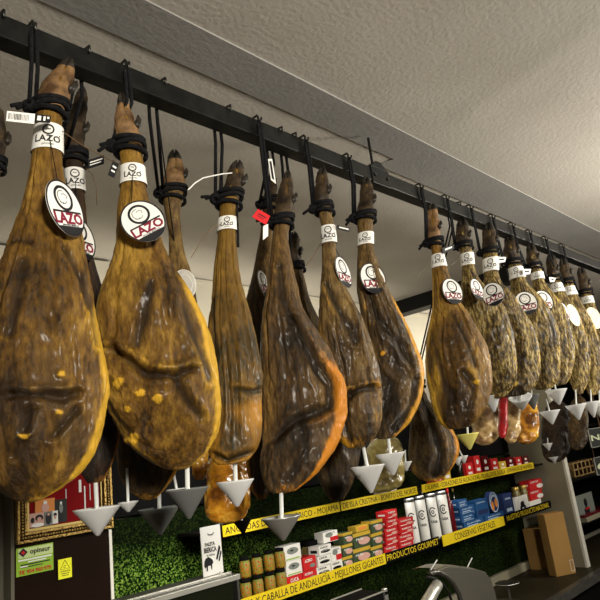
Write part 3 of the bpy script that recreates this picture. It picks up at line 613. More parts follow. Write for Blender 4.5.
packed('packed_ham', 228, 448, 523, 22, 1.42, M['packed'], 'shiny vacuum-packed orange ham under the slim edge-on ham', 1, hook=222)
packed('packed_ham', 200, 442, 480, 8, 1.66, M['packed'], 'small bright orange packed ham corner right of the broad ham', 2, hook=157)
packed('packed_ham', 384, 436, 492, 20, 1.55, M['packed_olive'], 'olive vacuum-packed ham behind the two white cups', 3, hook=366)
packed('packed_ham', 486, 394, 445, 13, 1.42, M['packed_tan'], 'tan wrapped packed ham under the mottled hams, left of the red meat', 4, hook=462)
packed('cured_sausage', 503, 386, 438, 4.5, 1.30, M['redmeat'], 'bright red sliced meat piece hanging among the golden packs', 5, 1, cat='meat', hook=488)
packed('packed_ham', 512, 392, 443, 8, 1.42, M['packed_tan'], 'tan packed ham immediately right of the red meat', 6, hook=491)
packed('packed_ham', 527, 396, 444, 12, 1.5, M['packed'], 'golden tied packed ham right of the red meat', 7, hook=511)
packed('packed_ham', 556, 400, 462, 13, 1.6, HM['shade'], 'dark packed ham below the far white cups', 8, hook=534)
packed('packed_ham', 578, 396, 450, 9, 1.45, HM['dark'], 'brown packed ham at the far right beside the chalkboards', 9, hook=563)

# ---------------------------------------------------------------- oval tags
def build_tag(mark=True, cream=False):
    """origin at the top hole; hangs down; front face towards -Y"""
    a, b = .052, .058; n = 56
    poly = [(a*math.cos(2*math.pi*k/n), -b+b*math.sin(2*math.pi*k/n)) for k in range(n)]
    root = bpy.data.objects.new('oval_tag', None); COL.objects.link(root); root.empty_display_size = .01
    card = G().prism(poly, -.0006, .0006).make('tag_card', M['cream_paper' if cream else 'paper'], root)
    g = G(); g.ring(0, -b, a, b, .0035, -.0012, -.0005, 56)
    if mark:
        g.ring(.001, -.038, .0265, .0265, .0058, -.0012, -.0005, 36)
        g.ring(-.002, -.036, .013, .014, .0012, -.0012, -.0005, 20, 1.2, 5.6)
        g.ring(.004, -.034, .008, .006, .0011, -.0012, -.0005, 14, -1.0, 2.6)
        g.ring(-.006, -.045, .006, .004, .0010, -.0012, -.0005, 12, 3, 6)
        g.box(-.040, .042, -.0012, -.0005, -.0680, -.0640)
        g.text('JAMONES IBERICOS', .0055, 0, -.0955, -.0006, .0006)
        poly2 = [(a*.9*math.cos(t), -b+b*.96*math.sin(t)) for t in np.linspace(math.radians(223), math.radians(317), 20)]
        g.prism(poly2, -.0012, -.0005)
    if mark:
        g.make('black_print', M['ink'], root)
        G().text('LAZO', .031, 0, -.0900, -.0006, .0009, width=.082, bold=.035).make('red_lettering', M['wine'], root)
    else:
        G().ring(0, -b, a-.006, b-.006, .0012, -.0012, -.0005, 40).ring(0, -.05, .018, .018, .0015, -.0012, -.0005, 28).make('faint_print', M['greyprint'], root)
    return root
TAG = None; TAGC = None
def put_tag(h, u, v, wpx, hpx, roll, label, off=.055, mark=True, cream=False, side=1, film=False):
    """centre of the tag at pixel (u,v), in front of ham h"""
    global TAG, TAGC
    if cream:
        o = TAGC = build_tag(False, True) if TAGC is None else copy_tree(TAGC)
        
    else:
        if TAG is None: TAG = build_tag(); o = TAG
        else: o = copy_tree(TAG)
    d = ray(u, v); c0 = atY(u, v, h.Y); t = (np.linalg.norm(c0-CAM)-off)/np.linalg.norm(d); c = Vector(CAM+d*t)
    hd = .116; s = hpx*depth(c)/F/hd; yaw = math.acos(min(1, max(.15, wpx/hpx*1.105)))*side
    vd = Vector((c.x, c.y, 0)).normalized(); base = math.atan2(vd.y, vd.x)-math.pi/2
    rot = Matrix.Rotation(base+yaw, 4, 'Z') @ Matrix.Rotation(math.radians(-6), 4, 'X') @ Matrix.Rotation(math.radians(roll-7), 4, 'Y')
    o.rotation_euler = rot.to_euler(); o.scale = (s, s, s)
    o.location = c-rot.to_3x3()@Vector((0, 0, -.058*s))
    vb = h.legv+18 if h.bot-h.top > 150 else h.legv+8; k0, w0 = h.cw(vb); tgt = Vector(k0)-h.e2*(w0*h.ratio(vb)+.001)
    mi = (Matrix.Translation(o.location) @ rot @ Matrix.Scale(s, 4)).inverted(); q = mi @ tgt
    G().tube([(0, .0006, -.005), (q*.5+Vector((0, 0, -.004))), q], .0009/s, 5).make('tag_string', M['rope'], o)
    tag(o, label, 'tag', 'oval paper tags on the hams')
    return o
def tg(k, *a, **kw): return put_tag(H[k], *a, **kw)
tg('1', 65.5, 208, 35, 60, -7, 'oval white tag with red LAZO lettering on the very large first ham', off=.075, side=1)
tg('2', 143, 221, 47, 48, -22, 'round white tag with red lettering on the broad deep-cut ham', off=.075, side=1)
tg('1b', 80, 238, 29, 48, 4, 'white tag half hidden behind the first ham, only ZO showing', off=.055, side=1)
tg('5', 343.5, 272, 14, 34, 8, 'thin edge-on oval tag on the ham right of the orange-rimmed one', off=.04, side=1)
tg('6', 373, 278, 25, 33, 5, 'oval white tag on the leaning ham left of the wide gap', off=.05)
tg('7', 452.5, 291, 19, 28, 10, 'oval tag on the rounded ham right of the wide gap', off=.09)
tg('8', 477, 289, 11, 23, 18, 'narrow oval tag on the half-hidden mottled ham', off=.16)
tg('9', 493, 294, 22, 25, -4, 'wide oval tag on the third ham after the wide gap', off=.16, side=-1)
tg('10', 526, 303, 22, 25, 2, 'wide oval tag on the fourth ham after the wide gap', off=.16)
tg('11', 543.5, 301, 17, 23, 8, 'oval tag on the fifth ham after the wide gap', off=.16)
tg('12', 562.5, 312, 12, 22, 12, 'slim oval tag on the sixth ham after the wide gap', off=.16)
tg('13', 573.5, 315, 10, 23, 10, 'blank cream oval tag on the seventh ham after the wide gap', off=.16, cream=True)
tg('14', 594, 318, 13, 23, 20, 'cream oval tag at the right edge of view', off=.16, cream=True)
tg('4b', 264, 284, 11, 30, 0, 'white tag edge half hidden behind the orange-rimmed ham', off=.06, cream=False)
# clear film ring tag behind the broad ham
ft = empty('film_tag', atY(184, 268, 1.22), 'clear film tag with pale ring behind the broad ham', 'tag')
fo = Vector(atY(184, 268, 1.22)); fc = atY(184, 285, 1.22); s_ = 12*depth(fc)/F; vd = Vector((fc[0], fc[1], 0)).normalized(); ra = math.atan2(vd.y, vd.x)-math.pi/2
def fx(p): return Matrix.Rotation(ra, 3, 'Z')@p+(Vector(fc)-fo)
G().prism([(s_*math.cos(a), 1.35*s_*math.sin(a)) for a in np.linspace(0, 6.283, 41)[:-1]], 0, .0006).xf(fx).make('film', M['film'], ft)
G().ring(0, 0, s_, 1.35*s_, .0015, -.001, 0).ring(0, 0, s_*.7, .9*s_, .001, -.001, 0).xf(fx).make('printed_ring', M['paper'], ft)

# small paper labels, ties and wires
def small_tag(name, pts, Y, m, label, marks=None, cat='label', dY=0):
    """a folded rectangular label given by four corners on plane Y"""
    P = [Vector(atY(u, v, Y)) for u, v in pts]; o = P[0].copy(); P = [p-o for p in P]
    nrm = (P[1]-P[0]).cross(P[3]-P[0]).normalized(); 
    if nrm.y > 0: nrm = -nrm
    root = empty(name, o, label, cat)
    V = [p+nrm*.0006 for p in P]+[p-nrm*.0006 for p in P]
    mesh('label_strip', V, [(0, 1, 2, 3), (7, 6, 5, 4), (0, 4, 5, 1), (1, 5, 6, 2), (2, 6, 7, 3), (3, 7, 4, 0)], m, root)
    if marks:
        g = G()
        for (a0, a1, b0, b1) in marks:
            q = []
            for (a, b) in ((a0, b0), (a1, b0), (a1, b1), (a0, b1)):
                q.append(P[0]*(1-a)*(1-b)+P[1]*a*(1-b)+P[2]*a*b+P[3]*(1-a)*b+nrm*.0012)
            g.add(q, [(0, 1, 2, 3)])
        g.make('printing', M['ink'] if m is not M['ink'] else M['paper'], root)
    return root
bars = [(.06+.05*i, .06+.05*i+random.choice((.015, .03)), .2, .8) for i in range(15)]
small_tag('barcode_label', [(7, 111), (35, 114), (34, 124), (6, 121)], 1.0, M['paper'], 'silver barcode label sticking out left of the first ham', bars)
small_tag('folded_label', [(36, 114), (51, 116), (50, 123), (35, 122)], 1.0, M['ink'], 'black label with white print tucked in the rope of the first ham', [(.1, .35, .2, .8), (.5, .65, .2, .8), (.75, .9, .2, .5)])
small_tag('folded_label', [(88, 160), (104, 155), (104, 164), (88, 169)], 1.2, M['ink'], 'black label right of the dark second-row ham', [(.1, .9, .3, .42), (.1, .8, .6, .7)])
small_tag('folded_label', [(113, 160), (119, 164), (114, 178), (108, 175)], 1.02, M['ink'], 'small black label hanging left of the broad deep-cut ham', [(.2, .8, .3, .42), (.2, .8, .6, .7)])
small_tag('red_label', [(258, 209), (270, 216), (266, 225), (252, 217)], 1.0, M['red'], 'bright red folded label at the shank of the orange-rimmed ham', [(.2, .8, .35, .45), (.2, .7, .6, .66)])
small_tag('folded_label', [(268, 159), (272, 159), (276, 184), (271, 180)], 1.03, M['paper'], 'crumpled white label between the ropes of the orange-rimmed ham', [(.2, .7, .1, .9)])
small_tag('folded_label', [(337, 225), (350, 228), (349, 232), (337, 229)], 1.02, M['ink'], 'black label between the two hams left of the wide gap', [(.15, .9, .3, .6)])
small_tag('folded_label', [(442, 248), (454, 244), (454, 249), (443, 254)], 1.02, M['ink'], 'black label at the rope right of the wide gap', [(.2, .8, .3, .6)])
small_tag('folded_label', [(497, 257), (506, 257), (505, 262), (497, 263)], 1.02, M['paper'], 'white label between the third and fourth hams after the gap', [(.2, .8, .3, .6)])
small_tag('folded_label', [(523, 269), (531, 269), (530, 274), (523, 275)], 1.02, M['paper'], 'white label between the fourth and fifth hams after the gap', [(.2, .8, .3, .6)])
small_tag('folded_label', [(549, 277), (556, 278), (554, 282), (550, 282)], 1.02, M['paper'], 'tiny white label above the sixth ham band after the gap', [(.3, .7, .3, .6)])
def wire(name, pts, Y, r, m, label, cat='wire'):
    P = [Vector(atY(u, v, Y)) for u, v in pts]; o = P[0].copy()
    w = G().tube([p-o for p in P], r, 6).make(name, m); w.location = o; tag(w, label, cat); return w
wire('cable_tie', [(232, 173), (222, 174), (212, 176), (203, 178), (195, 183), (188, 190)], 1.04, .0016, M['paper'], 'white cable tie sticking out from the trotter of the slim ham', 'cable tie')
wire('wire_tie', [(221, 224), (212, 228), (205, 236), (198, 246), (191, 258)], 1.04, .0008, M['wire'], 'thin brown wire hanging left of the slim ham')
wire('wire_tie', [(62, 131), (85, 147), (112, 161), (120, 164)], 1.02, .0009, M['wire'], 'thin wire stretched between the first two big hams')
wire('wire_tie', [(86, 168), (92, 174), (96, 186), (97, 205)], 1.2, .0009, M['wire'], 'thin wire hanging from the black label in the second row')
wire('wire_tie', [(321, 243), (314, 255), (306, 266)], 1.04, .0008, M['wire'], 'thin brown wire left of the ham with edge-on tag')
wire('wire_tie', [(433, 258), (425, 268), (416, 278)], 1.04, .0008, M['wire'], 'thin brown wire in the wide gap')
wire('wire_tie', [(462, 257), (454, 263), (447, 268)], 1.04, .0008, M['wire'], 'thin wire left of the half-hidden mottled ham')
wire('rope_end', [(237, 205), (237, 220), (238, 235), (238, 247)], 1.03, .0035, M['rope'], 'loose black rope end down the right of the slim ham', 'rope')
# thin pink-grey ring at the band of the ham with red label: loose white tag
small_tag('folded_label', [(263, 226), (268, 224), (268, 236), (263, 240)], 1.03, M['paper'], 'white scrap under the red label', None)

# ---------------------------------------------------------------- drip cups
def cup(u, vt, hw, va, Y, m, label, stem_v, tilt=(0, 0), ustem=None, rodm='rod'):
    rc = Vector(atY(u, vt, Y)); ap = Vector(atY(u, va, Y)); dp = depth(rc); r = hw*dp/F; hgt = (rc-ap).length
    root = empty('drip_cup', rc, label, 'drip cup', 'conical drip cups under the hams'); root.rotation_euler = (math.radians(tilt[0]), math.radians(tilt[1]), 0)
    t = .0018
    prof = [(.0015, -hgt), (.004, -hgt+.001), (r, -.003), (r+.0022, -.001), (r+.0022, .0008), (r-.001, .0008), (r-t, -.003), (.004, -hgt+.006), (.0005, -hgt+.006)]
    G().lathe(prof, n=40).make('cone', m, root, True)
    st = (Vector(atY(ustem if ustem else u, stem_v, Y))-rc)
    R = root.rotation_euler.to_matrix().inverted()
    G().tube([Vector((0, 0, -hgt+.008)), Vector((0, 0, -hgt*.3)), R@st], .0048 if hw > 12 else .0034, 10).make('stem', M[rodm], root, True)
    return root
cup(97, 508, 22, 536, 1.27, M['white_plastic'], 'large white drip cup in front of the gilt picture frame', 470, (0, 0), 95)
cup(128, 502, 9, 512, 1.30, M['white_plastic'], 'tiny white drip cup right of the picture frame', 468, (0, 0), 127)
cup(159, 508, 20, 535, 1.32, M['shaded_grey_plastic'], 'drip cup painted in grey shade over the green meadow picture', 492)
cup(187, 489, 20.5, 519, 1.05, M['shaded_grey_plastic'], 'drip cup painted in grey shade directly under the broad deep-cut ham', 462)
cup(177, 489, 10, 501, 1.30, M['white_plastic'], 'white drip cup peeping out behind the shade-painted one', 460, (0, 0), 171)
cup(235, 481, 18, 507, 1.05, M['white_plastic'], 'pale drip cup under the slim edge-on ham', 458)
cup(281, 517, 19, 541, 1.05, M['steel'], 'shiny steel drip cup under the orange-rimmed ham', 486)
cup(242, 520, 9, 534, 1.42, M['matteblack'], 'black drip cup in front of the first yellow shelf strip', 500, (0, 0), 238)
cup(367.5, 466, 16.5, 493, 1.05, M['white_plastic'], 'white drip cup under the ham with the edge-on tag', 440, (0, 0), 362)
cup(390, 453.5, 14, 475, 1.05, M['white_plastic'], 'white drip cup under the leaning ham', 428, (0, 0), 387)
cup(405, 462, 6.5, 471, 1.5, M['white_plastic'], 'small white drip cup right of the pair under the gap', 450)
cup(467, 434, 11, 449, 1.10, M['yellow_lit_plastic'], 'drip cup tinted by painted yellow light under the rounded ham', 420)
cup(457, 458, 4.5, 465, 1.5, M['white_plastic'], 'tiny white drip cup, left one of a close pair over the upper shelf', 430, (0, 0), 440)
cup(463, 456, 4.5, 463, 1.5, M['white_plastic'], 'tiny white drip cup, right one of a close pair over the upper shelf', 436, (0, 0), 452)
cup(491, 396, 9, 411, 1.10, M['white_plastic'], 'white drip cup beside the red meat piece', 380)
cup(520, 397, 11, 410, 1.05, M['white_plastic'], 'tilted white drip cup under the third ham after the gap', 384, (10, -24))
cup(531, 395, 8, 408, 1.2, M['shaded_grey_plastic'], 'grey drip cup behind the tilted white one', 380)
cup(556, 390, 10, 403, 1.05, M['white_plastic'], 'white drip cup under the fifth ham after the gap', 378, (0, 0), 553)
cup(549.5, 411, 9.5, 423, 1.15, M['white_plastic'], 'white drip cup hanging lowest below the fifth ham after the gap', 399, (0, 0), 546)
cup(575.5, 405, 9.5, 418, 1.07, M['white_plastic'], 'white drip cup under the sixth ham after the gap', 390)
cup(590.5, 402, 8, 415, 1.05, M['white_plastic'], 'white drip cup next to the chalkboards', 390)
cup(599, 405, 7, 417, 1.05, M['white_plastic'], 'white drip cup cut by the right edge of view', 390)
cup(547.5, 443.5, 4.5, 450, 1.6, M['white_plastic'], 'tiny white drip cup in front of the pale partition, upper one', 438)
cup(553.5, 457, 4.5, 463, 1.6, M['white_plastic'], 'tiny white drip cup in front of the pale partition, lower one', 452)

# ================================================================== BACK OF THE BAR
YS = 2.2; ZL = 1.079; ZU = 1.382
XL0 = Xof(113, 2.47, 1.2)
bd = G().box(XL0, XP-.002, 2.47, 2.485, Zof(552, Xof(541, 2.47, .75), 2.47), 1.46).make('meadow_backdrop', M['grass'])
tag(bd, 'printed backdrop panel of green meadow and dark trees behind the shelves', 'backdrop')
zb = Zof(552, Xof(541, 2.47, .75), 2.47)
cz = zb-.06
struct(G().box(1.0, XP-.002, 2.44, 2.49, cz, zb-.001).make('trim_7', M['offwhite'], bevel=.003))
# dark unit above and around the shelves
for nm, x0, x1, z0, z1, lb in (('upper_cabinet', XL0, XP-.003, 1.47, 1.80, 'low black back panel above the upper shelf'),):
    tag(G().box(x0, x1, 2.47, 2.6, z0, z1).make('black_backboard', M['matteblack'], bevel=.002), lb, 'panel')
# shelves
def shelf(z, x0, x1, label):
    s = empty('display_shelf', (x0, YS, z), label, 'shelf')
    o = Vector((x0, YS, z))
    G().box(0, x1-x0, .006, .262, -.012, 0).make('board', M['board'], s, bevel=.001)
    for x in np.linspace(x0+.4, x1-.3, 3):
        G().box(x-x0-.006, x-x0+.006, .10, .262, -.05, -.0125).make('bracket', M['steel_dark'], s)
    return s
shelf(ZL-.022, Xof(215, YS, ZL), XP-.004, 'lower dark shelf holding cartons, jars and tall white tins')
shelf(ZU-.022, Xof(213, YS, ZU), XP-.004, 'upper dark shelf with red and dark packs behind the hams')
def strip(u0, u1, zt, h, base, ink, txt, label, dy=0., inset=.04):
    x0, x1 = Xof(u0, YS, zt), Xof(u1, YS, zt); o = empty('shelf_strip', (x0, YS-.004-dy, zt-h), label, 'sign', 'lettered strips along the shelf edges')
    G().box(0, x1-x0, 0, .004, 0, h).make('strip_board', M[base], o, bevel=.0005)
    w = x1-x0; 
    tw, _ = textmesh(txt, 0.); nat = max(p[0] for p in tw)-min(p[0] for p in tw)
    G().text(txt, h*.88, w/2, h*.20, 0, .0006, width=w*(1-inset)).make('lettering', M[ink], o)
strip(222, 338.5, ZU, .046, 'yellow', 'ink', 'ANCHOAS DEL CANTABRICO - MOJAMA', 'first yellow strip on the upper shelf, reading ANCHOAS to MOJAMA', inset=.03)
strip(340, 416, ZU, .046, 'yellow', 'ink', 'DE ISLA CRISTINA - BONITO DEL NORTE', 'second yellow strip on the upper shelf, ending BONITO DEL NORTE')
strip(420.5, 532, ZU+.002, .046, 'yellow', 'ink', 'CALAMAR - CORAZONES DE ALCACHOFAS - PIQUILLOS DE TUDELA - ESPARRAGOS DE NAVARRA', 'third yellow strip on the upper shelf, small dense lettering', .004)
strip(228, 384, ZL, .052, 'yellow', 'ink', 'MELVA Y CABALLA DE ANDALUCÍA - MEJILLONES GIGANTES', 'long yellow strip on the lower shelf, MELVA Y CABALLA to GIGANTES', .002)
strip(384.5, 438, ZL-.001, .052, 'matteblack', 'yellow', 'PRODUCTOS GOURMET', 'black strip reading PRODUCTOS GOURMET in yellow')
strip(440.5, 502, ZL-.003, .062, 'yellow', 'ink', 'CONSERVAS VEGETALES', 'short yellow strip reading CONSERVAS VEGETALES', .006, .34)
strip(503, 549.5, ZL+.0, .056, 'matteblack', 'yellow', 'NUESTRO PRODUCTO NACIONAL', 'black strip reading NUESTRO PRODUCTO NACIONAL at the shelf end', inset=.1)
# products
zl = ZL-.022; zu = ZU-.022
def carton(u0, u1, z0, h, Y, d, m, label, deco, name='carton', rot=0., grp=None):
    x0, x1 = Xof(u0, Y, z0+h/2), Xof(u1, Y, z0+h/2); w = (x1-x0)*.97
    o = empty(name, ((x0+x1)/2, Y+d/2, z0+.0003), label, 'box', grp, (0, 0, math.radians(rot)))
    G().box(-w/2, w/2, -d/2, d/2, 0, h*.985).make('package', M[m], o, bevel=.0015)
    by = {}
    for it in deco:
        g = by.setdefault(it[0], G()); k = it[1]
        if k == 'r': a, b, c, e = it[2:6]; g.box(-w/2+a*w, -w/2+b*w, -d/2-.0007, -d/2, c*h, e*h)
        if k == 'e': 
            cx, cy, rx, ry = it[2:6]; g.prism([(-w/2+cx*w+rx*w*math.cos(t), cy*h+ry*h*math.sin(t)) for t in np.linspace(0, 6.283, 21)[:-1]], -d/2-.0012, -d/2-.0002)
        if k == 't': s_, cx, cy, wd_ = it[2:6]; g.text(s_, h*it[6] if len(it) > 6 else h*.25, -w/2+cx*w, cy*h, -d/2-.001, .0008, width=w*wd_, bold=.02)
        if k == 's': a, b, c, e = it[2:6]; g.box(-w/2-.0007, -w/2, -d/2+a*d, -d/2+b*d, c*h, e*h)
    for mk, g in by.items(): g.make('printed_label', M[mk], o)
    return o
def jar(u, r_px, z0, h, Y, label, content='brine', lid='matteblack', name='preserve_jar', grp='jars of preserves on the lower shelf'):
    x = Xof(u, Y, z0+h/2); r = r_px*depth((x, Y, z0))/F
    o = empty(name, (x, Y, z0+.0003), label, 'jar', grp)
    G().lathe([(r*.6, 0), (r*.95, .002), (r, .008), (r, h*.72), (r*.8, h*.82), (r*.8, h*.86)], n=24, cap=True).make('filled_glass', M[content], o, True)
    G().lathe([(r*.84, h*.84), (r*.86, h*.86), (r*.86, h*.98), (r*.8, h)], n=24, cap=True).make('lid', M[lid], o, True)
    return o
# jars at the left end (two tiers)
for i, u in enumerate((234, 246, 258, 270, 281)):
    jar(u, 5.6, zl, .088, 2.235, ['jar of red pickles, leftmost on the lower shelf front', 'second jar from the left on the lower shelf', 'third jar from the left on the lower shelf', 'fourth jar from the left on the lower shelf', 'fifth jar from the left, beside the white fish cartons'][i])
for i, u in enumerate((245, 257, 269, 280)):
    jar(u, 5.4, zl+.089, .085, 2.245, ['leftmost jar of the upper tier on the lower shelf', 'second jar of the upper tier on the lower shelf', 'third jar of the upper tier on the lower shelf', 'rightmost jar of the upper tier beside the white fish cartons'][i])
G_ = 'cartons on the lower shelf'
fish = [('greyprint', 'e', .5, .6, .34, .22), ('paper', 'e', .45, .62, .1, .05), ('lime', 'r', .08, .92, .06, .14), ('greyprint', 's', .2, .7, .3, .7)]
carton(286, 303, zl, .045, 2.225, .07, 'redbox', 'flat red carton at the bottom under the white fish cartons', [('paper', 't', 'CUCA', .5, .4, .5, .5)], grp=G_)
carton(286, 302, zl+.045, .065, 2.225, .06, 'paper', 'lower white carton with a grey fish print', fish, grp=G_)
carton(284, 301, zl+.11, .068, 2.225, .06, 'paper', 'upper white carton with a grey fish print', fish, grp=G_)
redd = [('paper', 't', 'ACERO', .4, .62, .6, .3), ('greyprint', 'e', .68, .3, .22, .14)]
carton(303, 317, zl, .045, 2.225, .07, 'redbox', 'red carton at the bottom, right of the white fish cartons', redd, grp=G_)
carton(302.5, 316.5, zl+.046, .06, 2.225, .07, 'redbox', 'middle red carton right of the white fish cartons', redd, grp=G_, rot=4)
cuca = [('ink', 't', 'CUCA', .4, .72, .6, .26), ('ink', 'e', .5, .4, .38, .16), ('paper', 'e', .5, .47, .3, .08), ('ink', 's', .2, .8, .3, .6)]
for k in range(3):
    carton(317.5+k*.4, 331+k*.4, zl+.046*k, .045, 2.225, .07, 'paper', ['bottom', 'middle', 'top'][k]+' white carton with black mussel print in its stack', cuca, grp=G_, rot=k*3-3)
wr = [('red', 'r', .45, 1, .05, .45), ('greyprint', 'e', .4, .65, .25, .2), ('ink', 't', 'CUCA', .5, .8, .6, .15)]
carton(323, 338, zl+.14, .05, 2.25, .06, 'paper', 'white carton with red corner on top of the mussel stack', wr, grp=G_)
carton(331.5, 343, zl, .05, 2.225, .07, 'paper', 'low white carton left of the mustard cartons', cuca, grp=G_)
carton(331, 341.5, zl+.05, .062, 2.23, .07, 'paper', 'white and red carton left of the mustard cartons', wr, grp=G_)
mus = [('mustard', 'r', 0, 1, .76, 1), ('pinkprint', 'e', .6, .40, .34, .24), ('paper', 't', 'PATE', .35, .5, .4, .2), ('mustard', 's', 0, 1, .76, 1)]
n_ = 0
for (a, b, cnt, hh, Y) in ((343, 353, 3, .056, 2.225), (353.5, 371, 2, .075, 2.235), (371.5, 383, 3, .064, 2.225)):
    for k in range(cnt):
        carton(a, b, zl+hh*k, hh, Y, .07, 'greenbox', ['dark green and mustard carton, %s of the %s stack' % (('bottom', 'second', 'third')[k], ('narrow left', 'wide middle', 'right')[n_])][0], mus, grp=G_, rot=random.uniform(-3, 3))
    n_ += 1
carton(356, 369, zl+.151, .03, 2.24, .06, 'mustard', 'flat mustard carton lying on the wide middle stack', [('orange', 'r', .2, .8, .3, .8)], grp=G_)
rb = [('paper', 't', 'TURRON', .45, .62, .7, .28), ('pinkprint', 'e', .7, .3, .22, .18), ('paper', 'r', .1, .5, .12, .2), ('paper', 's', .2, .8, .4, .6)]
for k in range(5):
    carton(385+(k % 2)*.6, 398+(k % 2)*.6, zl+.045*k, .0445, 2.225, .07, 'redbox', 'red carton, %s in the tall left red stack' % ('lowest', 'second from bottom', 'middle', 'second from top', 'topmost')[k], rb, grp=G_, rot=(-3, 2, 0, 4, 8)[k])
for k in range(4):
    carton(399.5-(k % 2)*.5, 414-(k % 2)*.5, zl+.041*k, .0405, 2.215, .07, 'redbox', 'red carton, %s in the wide right red stack' % ('lowest', 'second from bottom', 'second from top', 'topmost')[k], rb, grp=G_, rot=(2, -3, 3, -2)[k])
# tall white tins
def tin(u, rp, z0, h, Y, label):
    x = Xof(u, Y, z0+h/2); r = rp*depth((x, Y, z0))/F; o = empty('tall_tin', (x, Y, z0+.0003), label, 'tin', 'tall white tins')
    G().lathe([(r*.97, .006), (r, .01), (r, h*.93)], n=32, cap=True).make('tin_body', M['paper'], o, True)
    G().lathe([(r*1.02, 0), (r*1.03, .008), (r*1.0, .012)], n=32, cap=True).make('base_rim', M['steel'], o, True)
    G().lathe([(r*1.02, h*.925), (r*1.03, h*.93), (r*1.03, h*.955)], n=32, cap=True).make('lid_band', M['ink'], o, True)
    G().lathe([(r*1.0, h*.955), (r*1.0, h*.995), (r*.9, h)], n=32, cap=True).make('lid', M['steel'], o, True)
    g = G(); q = r*.72
    g.ring(0, h*.60, q, q*1.25, q*.28, 0, .0004, 28, .6, 5.7); g.ring(0, h*.60, q*.4, q*.5, q*.2, 0, .0004, 18)
    g.text('CASA', q*.9, 0, h*.36, 0, .0004, width=r*1.35, bold=.03); g.box(-r*.7, r*.7, -.0004, 0, h*.475, h*.485)
    ang = math.atan2(-Y, -x)
    def wr_(p): a = ang+p.x/r; rr = r+.0008-p.y; return Vector((rr*math.cos(a), rr*math.sin(a), p.z))
    g.xf(wr_).make('printed_mark', M['ink'], o)
for u, lb in ((412.2, 'leftmost'), (422.6, 'second from left'), (433.5, 'second from right'), (444, 'rightmost')):
    tin(u, 5.1, zl, .262, 2.235, 'tall white tin with spiral mark, %s of the four tins' % lb)
# dark red bottle
def bottle(u, rp, z0, h, Y, m, label, grp='bottles and jars on the shelves', cap='ink'):
    x = Xof(u, Y, z0+h/2); r = rp*depth((x, Y, z0))/F; o = empty('bottle', (x, Y, z0+.0003), label, 'bottle', grp)
    G().lathe([(r*.9, 0), (r, .006), (r, h*.6), (r*.8, h*.68), (r*.36, h*.76), (r*.33, h*.92)], n=20, cap=True).make('bottle_body', M[m], o, True)
    G().lathe([(r*.38, h*.9), (r*.38, h)], n=16, cap=True).make('cap', M[cap], o, True)
M['steel_cover'] = mat('slicer_cover', (.40, .38, .32), .34, .9)
M['darkred'] = mat('dark_red_glass', (.12, .006, .01), .15, coat=.6)
M['dkglass'] = mat('dark_glass', (.01, .012, .006), .1, coat=.8)
bottle(450.5, 3.2, zl, .27, 2.26, 'darkred', 'dark red bottle right of the tall white tins', cap='redbox')
bottle(455.5, 2.6, zl, .25, 2.36, 'dkglass', 'black bottle between the tins and the blue cartons', cap='lidgold')
# blue cartons
bb = [('ltblue', 't', 'DAVEL', .5, .60, .7, .26), ('ltblue', 'r', .1, .9, .12, .18), ('ltblue', 's', .2, .8, .4, .6), ('ltblue', 'r', .15, .7, .3, .42)]
for k, (a, b) in enumerate(((464, 484), (461, 475), (460.5, 474.5), (457, 468))):
    carton(a, b, zl+.046*k, .0455, 2.22, .08, 'bluebox', 'blue carton, %s in the stepped blue stack' % ('lowest', 'second from bottom', 'second from top', 'topmost')[k], bb, grp=G_, rot=(0, 3, -2, 5)[k])
carton(476, 488.5, zl+.046, .11, 2.23, .06, 'bluebox', 'upright blue carton right of the stepped blue stack', [('ltblue', 't', 'DAVEL', .45, .78, .7, .12), ('navybox', 'r', .1, .9, .1, .4), ('ltblue', 's', .3, .7, .3, .6)], grp=G_)
carton(485, 504, zl, .045, 2.225, .07, 'bluebox', 'flat blue carton under the round blue emblem', bb, grp=G_)
em = empty('round_pack', (Xof(495.5, 2.21, zl+.11), 2.24, zl+.0455), 'round blue pack with orange fish emblem between the blue cartons', 'box', G_)
rE = 9.2*depth((4.1, 2.2, 1.1))/F
G().prism([(rE*math.cos(t), rE*1.12+rE*1.12*math.sin(t)) for t in np.linspace(0, 6.283, 33)[:-1]], -.02, .02).make('package', M['navybox'], em, bevel=.002)
g = G().ring(0, rE*1.12, rE*.95, rE*1.05, rE*.12, -.0212, -.0198, 32)
for k in range(9):
    a = math.pi*(.1+.8*k/8); g.box(rE*.70*math.cos(a)-.005, rE*.70*math.cos(a)+.005, -.0212, -.0198, rE*1.12+rE*.7*math.sin(a)-.008, rE*1.12+rE*.7*math.sin(a)+.008)
g.make('pale_print', M['ltblue'], em)
G().prism([(-rE*.45+rE*.28*math.cos(t), rE*.75+rE*.5*math.sin(t)) for t in np.linspace(0, 6.283, 17)[:-1]], -.022, -.0198).prism([(rE*.40+rE*.3*math.cos(t), rE*1.0+rE*.45*math.sin(t)) for t in np.linspace(0, 6.283, 17)[:-1]], -.022, -.0198).make('orange_print', M['orange'], em)
carton(504, 513, zl, .15, 2.24, .06, 'navybox', 'dark blue carton right of the round pack', [('ltblue', 't', 'MAR', .5, .7, .6, .12), ('ltblue', 'r', .2, .8, .15, .3)], grp=G_)
jar(517, 4.2, zl, .17, 2.27, 'left gold-lidded pale jar near the shelf end', 'packed_olive', 'lidgold')
jar(524.5, 4.2, zl, .17, 2.27, 'right gold-lidded pale jar near the shelf end', 'packed_olive', 'lidgold')
carton(516, 528.5, zl, .11, 2.215, .02, 'paper', 'small white carton with black figure near the shelf end', [('ink', 'e', .5, .45, .16, .2), ('ink', 'e', .35, .22, .08, .16), ('ink', 'e', .65, .22, .08, .16), ('red', 'e', .5, .5, .06, .06)], grp=G_)
